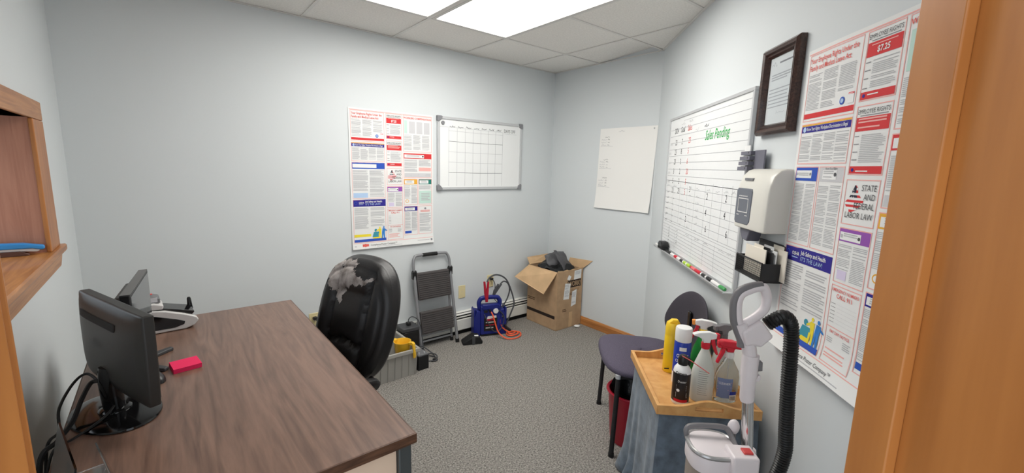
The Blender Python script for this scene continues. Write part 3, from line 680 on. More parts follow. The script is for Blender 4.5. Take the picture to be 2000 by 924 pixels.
# ================================================================== the desk and what stands on it
DZ = .80
def desk():
    x0, x1, y0, y1 = -.235, .45, .905, 2.245
    t = thing('desk', 'brown wood-grain desk with tan metal end panels along the left wall', 'desk', ((x0+x1)/2, (y0+y1)/2, 0))
    hx, hy = (x1-x0)/2, (y1-y0)/2
    MB().box(-hx+.003, hx-.003, -hy+.003, hy-.003, DZ-.022, DZ).build('desktop', 'walnut', t, smooth=0, bevel=.002)
    e = MB()
    e.box(-hx, hx, -hy, -hy+.003, DZ-.026, DZ-.001); e.box(-hx, hx, hy-.003, hy, DZ-.026, DZ-.001); e.box(-hx, -hx+.003, -hy+.003, hy-.003, DZ-.026, DZ-.001); e.box(hx-.003, hx, -hy+.003, hy-.003, DZ-.026, DZ-.001)
    e.build('edge_band', 'walnut_edge', t, smooth=0)
    for sx in (-1, 1):
        for sy in (-1, 1):
            cx, cy = sx*(hx-.027), sy*(hy-.027)
            l = box(cx-.017, cx+.017, cy-.017, cy+.017, .012, DZ-.026).build('leg', 'post_steel', t, bevel=.003)
            MB().cyl((cx, cy, 0), (cx, cy, .012), .014).build('foot', 'rubber', l)
    for sy in (-1, 1):
        a, b = sorted((sy*(hy-.03), sy*(hy-.022)))
        box(-hx+.045, hx-.045, a, b, .12, DZ-.026).build('end_panel', 'tan_steel', t, bevel=.002)
        # a pedestal of drawers at each end, opening to the chair side
        a, b = sorted((sy*(hy-.035), sy*(hy-.38)))
        if sy > 0: continue
        p = box(-hx+.1, hx-.05, a, b, .14, DZ-.03).build('pedestal', 'tan_steel', t, bevel=.003)
        for k in range(3):
            z = .16+k*.2; d = box(hx-.05, hx-.03, a+.012, b-.012, z, z+.185).build('drawer', 'tan_steel', t, bevel=.003)
            box(hx-.03, hx-.018, (a+b)/2-.06, (a+b)/2+.06, z+.15, z+.162).build('handle', 'alu', d, bevel=.002)
    box(-hx+.03, -hx+.038, -hy+.045, hy-.045, .25, DZ-.026).build('modesty_panel', 'tan_steel', t, bevel=.002)
desk()

def near_monitor():
    t = thing('monitor', 'black monitor with its vented back turned to the door, on oval base', 'monitor', (-.112, 1.468, DZ), math.atan2(1.249-1.643, -.047+.198))
    W_, zb, zt = .197, .066, .300                      # local: x along the panel, y = screen side
    H_ = zt-zb
    def back(u, v):
        x = -W_+2*W_*u; z = zb+H_*v; a = abs(2*u-1); b = abs(2*v-1)
        bulge = max(0, 1-a**4)*max(0, 1-b**4)
        return (x*(1-.06*(1-v)**3), -.020-.024*bulge**.7*(1-.25*v), z)
    mb = MB(); mb.grid(back, 28, 20)
    n = 28
    mb.grid(lambda u, v: ((-W_+2*W_*u)*(1-.06*(1-v)**3), .005, zb+H_*v), 28, 20)
    base = 29*21
    for i in range(28): mb.f.append((i, i+1, base+i+1, base+i)); mb.m.append(0); k = 20*29; mb.f.append((k+i, k+i+1, base+k+i+1, base+k+i)); mb.m.append(0)
    for j in range(20):
        a = j*29; mb.f.append((a, a+29, base+a+29, base+a)); mb.m.append(0); a += 28; mb.f.append((a, a+29, base+a+29, base+a)); mb.m.append(0)
    hs = mb.build('housing', 'monitor_back', t, smooth=50, bevel=.004, seg=3)
    s = MB()                                            # long vent slot, its shade painted as a dark strip on the back
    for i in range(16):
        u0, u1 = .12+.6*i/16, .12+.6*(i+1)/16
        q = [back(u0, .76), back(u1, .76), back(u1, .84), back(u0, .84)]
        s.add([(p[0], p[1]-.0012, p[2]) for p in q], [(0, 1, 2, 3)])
    s.build('vent_slot_shade', 'slot_shade', hs, smooth=0, recalc=False)
    lg = MB(); lg.text('ASUS', 0, 0, .026, 'dark_gray_plastic', 0, .95, 'CENTER', bold=.01)
    lg.map(lambda x, y, z: (x-.04, -.0445, zb+H_*.5+y)).build('logo', 'dark_gray_plastic', hs, smooth=0)
    MB().box(-W_+.014, W_-.014, .0051, .0062, zb+.018, zt-.014).build('screen', 'screen', t, smooth=0)
    nk = MB().tube(smooth_path([(0, -.03, .012), (0, -.032, .04), (0, -.034, .09), (0, -.03, .13)], 5), .019, 14, flat=1.25).build('neck', 'gloss_black', t)
    MB().tube([(0, -.03, .006), (0, -.03, .016), (0, -.03, .02)], [.036, .034, .026], 20).build('collar', 'gloss_black', nk)
    MB().lathe([(.126, 0), (.130, .003), (.128, .007), (.115, .010), (.06, .013), (.02, .014)], 40, (0, -.028), .68).build('base', 'gloss_black', t)
    return t
mon = near_monitor()
inv = Matrix.Rotation(-mon.rotation_euler.z, 4, 'Z') @ Matrix.Translation(-mon.location)
def wpath(pts): return [inv @ Vector(p) for p in pts]
MB().tube(smooth_path(wpath([(-.17, 1.47, .895), (-.165, 1.50, .88), (-.185, 1.515, .875), (-.20, 1.47, .855), (-.215, 1.42, .822), (-.236, 1.37, .806), (-.262, 1.34, .78), (-.275, 1.32, .6)])), .0055, 8).build('cable', 'cord_black', mon)
MB().tube(smooth_path(wpath([(-.16, 1.46, .885), (-.19, 1.52, .90), (-.215, 1.50, .89), (-.235, 1.43, .86), (-.235, 1.39, .82), (-.255, 1.37, .79), (-.27, 1.36, .6)])), .0032, 8).build('cable', 'cord_black', mon)
MB().tube(smooth_path(wpath([(-.13, 1.46, .84), (-.15, 1.42, .822), (-.18, 1.385, .812), (-.21, 1.36, .806), (-.24, 1.33, .80), (-.26, 1.31, .7)])), .0028, 8).build('cable', 'cord_black', mon)

def far_monitor():
    c = Vector((-.083, 1.771, 0)); a = math.atan2(.355, .033)
    t = thing('monitor', 'second monitor seen almost edge-on, its glossy screen mirroring the postage meter', 'monitor', (c.x, c.y, DZ), a)
    W_ = .178                                           # local: x along the panel, screen faces -y
    hs = MB().box(-W_, W_, -.006, .018, .062, .28).build('housing', 'black_plastic', t, bevel=.003)
    MB().box(-W_+.002, W_-.002, -.0065, .017, .2802, .2808).build('top_cover', 'bezel_lit', hs, smooth=0)  # top face coloured paler, as if lit by the ceiling panels
    MB().prism([(-.10, .09), (.10, .09), (.12, .12), (.12, .235), (.10, .255), (-.10, .255), (-.12, .235), (-.12, .12)], .018, .045, 'y').build('rear_bulge', 'monitor_back', hs, bevel=.008, seg=3)
    MB().box(-W_+.008, W_-.010, -.0072, -.006, .074, .272).build('screen', 'screen', t, smooth=0)
    MB().cyl((0, .026, .02), (0, .026, .12), .014).build('neck', 'black_plastic', t)
    f = MB().prism([(-.10, -.055), (-.085, -.065), (-.005, .012), (.005, .012), (.085, -.065), (.10, -.055), (.02, .055), (-.02, .055)], 0, .012).build('foot', 'dark_gray_plastic', t, bevel=.003)
    MB().tube([(0, .026, .012), (0, .026, .02)], .03, 16).build('collar', 'black_plastic', t)
far_monitor()

def postage_meter():
    t = thing('postage_meter', 'silver and black desktop postage meter with small screen on desk corner', 'postage meter', (-.06, 2.125, DZ), math.radians(4))
    def side_arch(y0, y1, nm):
        outer = [(-.15, .002), (.09, .002), (.118, .012), (.132, .030), (.126, .044), (.09, .062), (.03, .085), (-.05, .1), (-.15, .106)]
        inner = [(-.15, .016), (.055, .014), (.084, .022), (.088, .034), (.06, .048), (.0, .070), (-.06, .084), (-.15, .088)]
        MB().prism(outer, y0, y1, 'y').build(nm, 'silver_plastic', t, smooth=20, bevel=.004, seg=3)
        MB().prism(inner, y0-.0016, y0+.004, 'y').build('side_panel', 'gloss_black', t, smooth=20, bevel=.001)
    side_arch(-.066, -.046, 'side_cover'); side_arch(.05, .066, 'side_cover')
    MB().prism([(-.15, .004), (.115, .004), (.122, .026), (.1, .045), (.04, .062), (-.04, .078), (-.15, .084)], -.046, .05, 'y').build('body', 'black_plastic', t, smooth=20)
    MB().prism([(-.02, .088), (.115, .052), (.122, .06), (.12, .066), (-.02, .104)], -.046, .05, 'y').build('feed_tray', 'gloss_black', t, smooth=20, bevel=.002)
    MB().tube([(.118, .045, .05), (.116, .045, .095), (.116, .045, .1)], [.01, .007, .004], 12).build('edge_guide', 'gloss_black', t)
    MB().prism([(-.11, .098), (.025, .092), (.028, .108), (.0, .118), (-.11, .122)], -.058, .03, 'y').build('console', 'silver_plastic', t, smooth=20, bevel=.004)
    s = MB().prism([(-.06, .118), (.02, .114), (.02, .134), (-.02, .146), (-.06, .146)], -.04, .03, 'y').build('display_hood', 'gray_plastic', t, bevel=.004)
    MB().box(-.042, .012, -.0415, -.0398, .121, .138).build('display', 'ink_pale', s, smooth=0)
    MB().box(-.02, .0, -.015, .0, .1455, .148).build('button', 'red_button', s, bevel=.001)
postage_meter()
# mouse
t = thing('computer_mouse', 'small black and silver mouse beside the edge-on monitor', 'mouse', (-.062, 1.62, DZ), math.radians(-70))
def mshape(k, lo, hi):
    return MB().grid(lambda u, v: ((.046*math.cos(PI*(v-.5))*math.cos(2*PI*u)), .024*k*math.cos(PI*(v-.5))*math.sin(2*PI*u), lo+(hi-lo)*(max(0, math.sin(PI*(v-.5))))), 24, 12, wrap=True)
mshape(1, .001, .026).build('body', 'black_plastic', t)
MB().grid(lambda u, v: (-.024+.03*v, -.01+.02*u, .0262-.006*(1-v)**2), 6, 6).build('palm_rest', 'silver_plastic', t)
# sticky notes
t = thing('sticky_note_pad', 'bright pink sticky note pad lying on the brown desk', 'sticky notes', (.015, 1.672, DZ), math.radians(8))
for k in range(4): MB().box(-.037+.0004*k, .037+.0003*k, -.037, .037, .0004+.0036*k, .0037+.0036*k).build('note_block', 'pink', t, smooth=0)
# acrylic card holder at the near corner
def holder():
    o = Vector((-.16, 1.085, DZ)); t = thing('acrylic_holder', 'clear acrylic leaflet holder on the near corner of the desk', 'leaflet holder', o)
    A, A0, B, B0 = (Vector(p)-o for p in ((-.20, 1.19, .932), (-.226, 1.19, .803), (-.155, .985, .932), (-.181, .985, .803)))
    def sheet(nm, a, b, c, d, n, m='acrylic'):
        n = Vector(n)*.003
        MB().add([a, b, c, d, a+n, b+n, c+n, d+n], [(3,2,1,0),(4,5,6,7),(0,1,5,4),(1,2,6,5),(2,3,7,6),(3,0,4,7)]).build(nm, m, t, smooth=0)
    sheet('back_sheet', A0, B0, B, A, (1, .2, 0))
    x = Vector((.085, .018, 0)); up = Vector((0, 0, .003))
    sheet('base_sheet', A0, A0+x, B0+x, B0, (0, 0, 1))
    f = Vector((-.014, 0, .055))
    sheet('front_lip', A0+x, B0+x, B0+x+f, A0+x+f, (1, .2, 0))
    sheet('card_stack', A0+x*.3+up, B0+x*.3+up, B0+x*.3+up+Vector((.008, 0, .04)), A0+x*.3+up+Vector((.008, 0, .04)), (1, .2, 0), 'dark_gray_plastic')
holder()
# stapler on the sill
t = thing('stapler', 'blue-topped stapler lying on the wooden pass-through sill', 'stapler', (-.44, 2.335, WZ0), math.radians(8))
MB().prism([(-.075, 0), (.04, 0), (.044, .005), (.02, .018), (-.075, .02)], -.016, .016, 'y').build('base', 'stapler_brown', t, bevel=.002)
MB().prism([(-.078, .02), (.02, .017), (.06, .012), (.07, .016), (.066, .026), (-.078, .03)], -.012, .012, 'y').build('magazine', 'silver_plastic', t, bevel=.002)
MB().prism([(-.08, .03), (.05, .025), (.075, .018), (.083, .022), (.082, .034), (.03, .046), (-.04, .05), (-.08, .046)], -.017, .017, 'y').build('handle', 'stapler_blue', t, bevel=.005, seg=3)

# ================================================================== executive chair
def executive_chair():
    t = thing('executive_chair', 'black leather office chair with a torn headrest pulled up to desk', 'chair', (.40, 1.845, 0), math.radians(110))
    W_, zc, Hh = .236, .765, .264                       # backrest half width, centre and half height
    n = 2.6
    def se(c, n=3.4): return math.copysign(abs(c)**(2/n), c)
    def pt(rho, ph, front, off=0):
        nn = n if math.sin(ph) > 0 else 3.4
        ex = W_*(1+.10*math.sin(ph)*(0 if math.sin(ph) > 0 else 1))*rho*se(math.cos(ph), nn); ez = Hh*rho*se(math.sin(ph), nn)
        ax = abs(ex)
        y = .045*max(0, 1-rho**5)**.5
        if front:
            y += .018*math.exp(-((ax-.165)/.045)**2)*(1 if rho < .98 else 0)              # side bolsters
            y -= .024*math.exp(-((ax-.112)/.014)**2)*max(0, 1-rho**8)                      # long seams
            if ax < .12:
                k = max(0, 1-(ax/.12)**4)
                y += .014*k*math.exp(-((ez+.16)/.07)**2) + .012*k*math.exp(-((ez-.02)/.09)**2) + .02*k*math.exp(-((ez-.19)/.06)**2)
                y -= .024*k*math.exp(-((ez+.085+.2*ax)/.013)**2) + .01*k*math.exp(-((ez-.115)/.014)**2)
            y -= .008*math.exp(-((rho-.86)/.025)**2)
            y += .014 + off
        else: y = -(.03*max(0, 1-rho**4)**.5) - .008 + .05*min(1, (1-rho)*0)
        z = zc+ez
        return (ex, -.292+y-(z-.8)*.30, z)
    NR, NP = 26, 72
    mb = MB(); rhos = [math.sin(PI/2*i/NR) for i in range(1, NR+1)]
    for rho in rhos: mb.v += [pt(rho, 2*PI*j/NP, True) for j in range(NP)]
    for i in range(NR-1):
        for j in range(NP): mb.f.append((i*NP+j, i*NP+(j+1) % NP, (i+1)*NP+(j+1) % NP, (i+1)*NP+j)); mb.m.append(0)
    mb.f.append(tuple(range(NP))); mb.m.append(0)
    k = len(mb.v)                                       # puffy rim round the edge, then the rear shell
    for s, y in ((1.03, -.002), (1.036, -.012), (1.022, -.022)):
        for j in range(NP):
            p = pt(1, 2*PI*j/NP, True); mb.v.append((p[0]*s, p[1]+y-.014, zc+(p[2]-zc)*s))
    for rho in reversed(rhos): mb.v += [(p[0]*.99, p[1]-.016, p[2]) for p in (pt(rho, 2*PI*j/NP, False) for j in range(NP))]
    rows = NR+3+NR
    for i in range(NR-1, rows-1):
        for j in range(NP): mb.f.append((i*NP+j, i*NP+(j+1) % NP, (i+1)*NP+(j+1) % NP, (i+1)*NP+j)); mb.m.append(0)
    mb.f.append(tuple((rows-1)*NP+j for j in range(NP))); mb.m.append(0)
    back = mb.build('backrest', 'leather', t, smooth=60)
    # worn patch of exposed backing over the headrest
    poly = [(.15, .235), (.06, .255), (-.01, .245), (.02, .225), (-.02, .2), (-.06, .185), (-.125, .188), (-.07, .16), (.0, .15), (.035, .13), (.05, .065), (.11, .09), (.15, .13), (.18, .15)]
    def inside(x, z):
        c = False
        for i in range(len(poly)):
            (x1, z1), (x2, z2) = poly[i], poly[i-1]
            if (z1 > z) != (z2 > z) and x < (x2-x1)*(z-z1)/(z2-z1)+x1: c = not c
        return c
    pm = MB(); NX, NZ = 90, 60
    def surf(x, z):                                     # front surface point above (x, z)
        ez = z
        lo = 0.0
        a = abs(x/W_); b = abs(ez/Hh); rho = min(.99, (a**n+b**n)**(1/n)); ph = math.atan2(math.copysign(b**(n/2), ez), math.copysign(a**(n/2), x))
        return pt(rho, ph, True, .0022)
    idx = {}
    for i in range(NX):
        for j in range(NZ):
            x = -.13+.34*(i+.5)/NX; z = .06+.21*(j+.5)/NZ
            jx = .006*math.sin(z*150+x*60)+.002*math.sin(z*500); jz = .005*math.sin(x*140)+.002*math.sin(x*480+z*150)
            if not inside(x+jx, z+jz): continue
            f = []
            for di, dj in ((0,0),(1,0),(1,1),(0,1)):
                k2 = (i+di, j+dj)
                if k2 not in idx: idx[k2] = len(pm.v); pm.v.append(surf(-.13+.34*k2[0]/NX, .06+.21*k2[1]/NZ))
                f.append(idx[k2])
            pm.f.append(tuple(f)); pm.m.append(0)
    o = pm.build('torn_patch', 'torn_backing', back, smooth=60, recalc=True); o['label'] = 'grey exposed backing where the leather has torn away'
    # seat, arms, column, star base
    MB().grid(lambda u, v: ((.25*(1-.1*v**3))*se(math.cos(2*PI*u))*min(1, math.sin(PI*v)**.35), .02+.25*se(math.sin(2*PI*u))*min(1, math.sin(PI*v)**.35), .46+.055*(-math.cos(PI*v))), 48, 16, wrap=True).build('seat', 'leather', t, smooth=60)
    for sg in (-1, 1):
        a = MB().tube(smooth_path([(sg*.25, -.15, .54), (sg*.255, -.12, .56), (sg*.255, 0, .57), (sg*.25, .12, .56), (sg*.245, .15, .545)], 5), .026, 12, flat=1.3).build('armrest', 'leather', t)
        MB().tube(smooth_path([(sg*.25, .1, .55), (sg*.255, .08, .49), (sg*.25, .0, .41), (sg*.1, -.02, .40)], 5), .014, 10).build('arm_support', 'black_plastic', a)
        MB().tube(smooth_path([(sg*.25, -.14, .54), (sg*.24, -.17, .53), (sg*.18, -.2, .53)], 5), .014, 10).build('arm_support', 'black_plastic', a)
    MB().tube(smooth_path([(0, -.05, .4), (0, -.22, .42), (0, -.27, .50), (0, -.32, .62)], 6), .022, 12).build('back_bar', 'black_plastic', t)
    MB().box(-.1, .1, -.11, .11, .385, .41).build('tilt_plate', 'black_plastic', t, bevel=.005)
    MB().tube([(0,0,.08), (0,0,.22), (0,0,.22), (0,0,.39)], [.03, .03, .018, .018], 16).build('gas_column', 'black_plastic', t)
    for k in range(5):
        a = 2*PI*k/5 + .3; d = Vector((math.cos(a), math.sin(a), 0))
        l = MB().tube([d*.02+Vector((0,0,.1)), d*.25+Vector((0,0,.075))], [.024, .014], 10).build('base_arm', 'black_plastic', t)
        p = d*.25; s_ = Vector((-d.y, d.x, 0))
        MB().tube([p+s_*.012+Vector((0,0,.026)), p-s_*.012+Vector((0,0,.026))], .025, 16).build('caster', 'rubber', l)
        MB().cyl(p+Vector((0,0,.03)), p+Vector((0,0,.08)), .006).build('caster_stem', 'alu', l)
executive_chair()

# ================================================================== along the back wall
def step_stool():
    t = thing('step_stool', 'folded grey two-step stool leaning against the back wall', 'step stool', (1.672, 2.93, 0), 0)
    lean = lambda z: .145*z/.75
    for sg in (-1, 1):
        l = MB().tube([(sg*.168, 0, .012), (sg*.165, lean(.6), .6)], .0125, 12).build('front_leg', 'step_gray', t)
        MB().tube([(sg*.169, -.001, 0), (sg*.168, .003, .03)], .017, 12).build('foot', 'rubber', l)
        l = MB().tube([(sg*.150, .062, .012), (sg*.150, lean(.58)+.012, .56)], .0105, 12).build('rear_leg', 'step_gray', t)
        MB().tube([(sg*.150, .062, 0), (sg*.150, .064, .03)], .014, 12).build('foot', 'rubber', l)
        MB().prism([(-.012, -.035), (.016, -.03), (.02, .02), (.006, .04), (-.014, .03)], sg*.165-.018, sg*.165+.018, 'x').map(lambda x, y, z: (x, y+lean(.6), z+.6)).build('hinge', 'black_plastic', t, bevel=.004)
    hp = smooth_path([(-.165, lean(.6), .60), (-.165, lean(.68), .69), (-.150, lean(.73), .735), (-.11, lean(.75), .752), (.11, lean(.75), .752), (.150, lean(.73), .735), (.165, lean(.68), .69), (.165, lean(.6), .60)], 6)
    MB().tube(hp, .0115, 12).build('handle', 'step_gray', t)
    MB().tube([(-.075, lean(.75), .752), (.055, lean(.75), .752)], .0155, 12).build('handle_grip', 'black_plastic', t)
    for z0, z1 in ((.40, .615), (.13, .305)):
        h_ = z1-z0
        def pl(x, y, z): return (x, y+lean(z), z)
        tr = MB().box(-.148, .148, -.012, .012, z0, z1).map(pl).build('tread', 'tread', t, bevel=.006, seg=3)
        n = int(h_/.0165)
        for i in range(n): MB().box(-.138, .138, -.0165, -.012, z0+.012+i*h_*.95/n, z0+.020+i*h_*.95/n).map(pl).build('rib', 'tread', tr, smooth=0)
    MB().tube([(-.15, .06, .1), (.15, .06, .1)], .006, 8).build('crossbar', 'step_gray', t); MB().tube([(-.15, .062, .05), (.15, .062, .05)], .009, 8).build('crossbar', 'step_gray', t)
step_stool()

CX, CY = 1.145, 2.80                                    # crate centre
def crate():
    t = thing('storage_crate', 'light grey open storage tote with ribbed sides behind the office chair', 'tote', (CX, CY, 0))
    a, b, H_ = .152, .178, .195                         # half sizes at the bottom
    g = .016
    def wall(p, q, n, nm):                              # side from corner p to q, outward normal n
        p, q, n = Vector(p), Vector(q), Vector(n)
        m = MB(); th = .006
        vs = []
        for o in (0, -th):
            for z, k in ((.004, 0), (H_, g)):
                for c in (p, q):
                    d = c.normalized()*0
                    sx = 1 if c.x > 0 else -1; sy = 1 if c.y > 0 else -1
                    vs.append((c.x+sx*k+n.x*o, c.y+sy*k+n.y*o, z))
        m.add(vs, [(0,1,3,2),(4,6,7,5),(0,2,6,4),(1,5,7,3),(2,3,7,6),(0,4,5,1)])
        o_ = m.build(nm, 'crate_gray', t, smooth=0)
        L = (q-p).length; d = (q-p)/L; N = 6
        for i in range(N+1):
            c = p + d*(L*i/N)
            x0 = c - d*.0025
            r = MB().box(-.0025, .0025, 0, .004, .004, H_-.025)
            ang = math.atan2(d.y, d.x)
            M = Matrix.Translation((c.x, c.y, 0)) @ Matrix.Rotation(ang, 4, 'Z')
            flip = 1 if (Matrix.Rotation(ang, 3, 'Z') @ Vector((0,1,0))).dot(n) > 0 else -1
            r.map(lambda x, y, z: (x*(1+.1*z), flip*(y+g*z/H_), z)).xf(M).build('rib', 'crate_gray', o_, smooth=0)
    wall((-a,-b,0), (a,-b,0), (0,-1,0), 'side'); wall((-a,b,0), (a,b,0), (0,1,0), 'side'); wall((-a,-b,0), (-a,b,0), (-1,0,0), 'side'); wall((a,-b,0), (a,b,0), (1,0,0), 'side')
    MB().box(-a, a, -b, b, 0, .006).build('bottom', 'crate_gray', t, smooth=0)
    A, B = a+g, b+g
    r = MB()
    for x0, x1, y0, y1 in ((-A-.012, A+.012, -B-.012, -B+.004), (-A-.012, A+.012, B-.004, B+.012), (-A-.012, -A+.004, -B+.004, B-.004), (A-.004, A+.012, -B+.004, B-.004)): r.box(x0, x1, y0, y1, H_-.022, H_+.004)
    r.build('rim', 'crate_gray', t, smooth=0, bevel=.003)
crate()
def jug():
    t = thing('measuring_jug', 'yellow plastic jug hooked over the rim of the grey tote', 'jug', (CX+.085, CY-.118, .135), math.radians(-60))
    prof = [(.044, 0), (.047, .01), (.058, .102), (.061, .108), (.058, .108), (.054, .1), (.044, .012), (.01, .008)]
    MB().lathe(prof, 28).build('body', 'jug_yellow', t, smooth=50)
    MB().prism([(.052, .09), (.056, .112), (.085, .116), (.1, .105), (.108, .02), (.106, .0), (.094, .0), (.092, .02), (.086, .09), (.07, .094)], -.011, .011, 'y').build('handle', 'jug_yellow', t, bevel=.004)
    MB().prism([(-.05, .09), (-.075, .112), (-.05, .11)], -.016, .016, 'y').build('spout', 'jug_yellow', t, bevel=.002)
jug()
# small bottles lying in the tote
def small_bottle(x, y, z, rz, body, cap, lab):
    t = thing('small_bottle', lab, 'bottle', (x, y, z), rz, 'bottles in the tote')
    MB().tube([(0,0,0), (.005,0,.002), (.09,0,.03), (.10,0,.033), (.108,0,.036)], [.018, .022, .022, .02, .01], 14).build('body', body, t)
    MB().tube([(.106,0,.0355), (.13,0,.0435)], [.011, .01], 12).build('cap', cap, t)
small_bottle(CX-.12, CY-.14, .075, .1, 'black_plastic', 'mark_red', 'black bottle with red cap lying in the grey tote')
small_bottle(CX-.12, CY-.06, .075, -.1, 'white_plastic', 'black_plastic', 'white bottle with black cap lying in the grey tote')
small_bottle(CX-.11, CY+.01, .075, .1, 'black_plastic', 'white_plastic', 'black bottle with white cap lying in the grey tote')
small_bottle(CX+.06, CY+.09, .075, 2.9, 'dark_gray_plastic', 'black_plastic', 'dark grey bottle lying deepest in the grey tote')
t = tag(MB().box(-.12, .1, -.13, .14, .007, .05).build('cleaning_cloth', 'dark_gray_plastic', bevel=.015, seg=3), 'dark folded cloth at the bottom of the grey tote', 'cloth'); t.location = (CX-.01, CY, 0)
# power supply standing behind the tote
def power_supply():
    t = thing('backup_power_unit', 'dark grey backup power unit standing between tote and step stool', 'power unit', (1.412, 2.955, 0))
    MB().box(-.075, .06, -.06, .07, .0, .2).build('case', 'black_plastic', t, bevel=.006)
    MB().box(-.078, .063, -.063, .073, .2, .235).build('top_cover', 'dark_gray_plastic', t, bevel=.008, seg=3)
    MB().box(-.02, .01, -.02, .015, .235, .262).build('plug', 'black_plastic', t, bevel=.005)
    MB().tube(smooth_path([(-.005, 0, .262), (.0, -.005, .29), (.03, -.01, .30), (.07, -.03, .26), (.085, -.05, .15), (.08, -.09, .05), (.10, -.14, .012), (.13, -.18, .008)]), .004, 8).build('cord', 'cord_gray', t)
power_supply()
t = thing('battery', 'black block battery with grey lid beside the grey tote', 'battery', (1.37, 2.71, 0), math.radians(3))
MB().box(-.04, .045, -.065, .055, 0, .105).build('case', 'black_matte', t, bevel=.003)
MB().box(-.038, .043, -.063, .053, .105, .116).build('lid', 'gray_plastic', t, bevel=.002)
for x in (-.02, .022): MB().cyl((x, -.04, .116), (x, -.04, .126), .006).build('terminal', 'alu', t)
t = thing('power_cord', 'coiled grey cord with black plug on carpet before the step stool', 'cord', (1.50, 2.76, 0))
MB().tube(smooth_path([(-.06, .14, .05), (-.02, .12, .07), (.03, .1, .03), (.05, .05, .005), (.02, -.02, .005), (-.04, -.02, .006), (-.05, .03, .012), (.0, .05, .03), (.04, .0, .03), (.02, -.05, .012), (-.02, -.04, .006), (.0, -.03, .006)]), .0045, 8).build('cord', 'cord_gray', t)
MB().tube([(-.004, -.028, .012), (.012, -.036, .014), (.03, -.045, .014)], [.006, .013, .011], 12).build('plug', 'black_plastic', t)
# small wedge-shaped black adapter
t = thing('battery_charger', 'low black wedge-shaped charger on carpet in front of the jump starter', 'charger', (1.935, 2.845, 0), math.radians(-22))
MB().prism([(-.085, 0), (.075, 0), (.08, .02), (.055, .06), (.0, .068), (-.05, .04), (-.09, .015)], -.05, .05, 'y').build('case', 'black_matte', t, bevel=.006)
MB().box(.012, .045, -.03, -.012, .062, .068).build('label', 'paper', t, smooth=0)
MB().prism([(-.012, .0), (.012, .0), (.014, .07), (-.012, .072)], -.054, -.05, 'y').build('front_rib', 'dark_gray_plastic', t, bevel=.001)

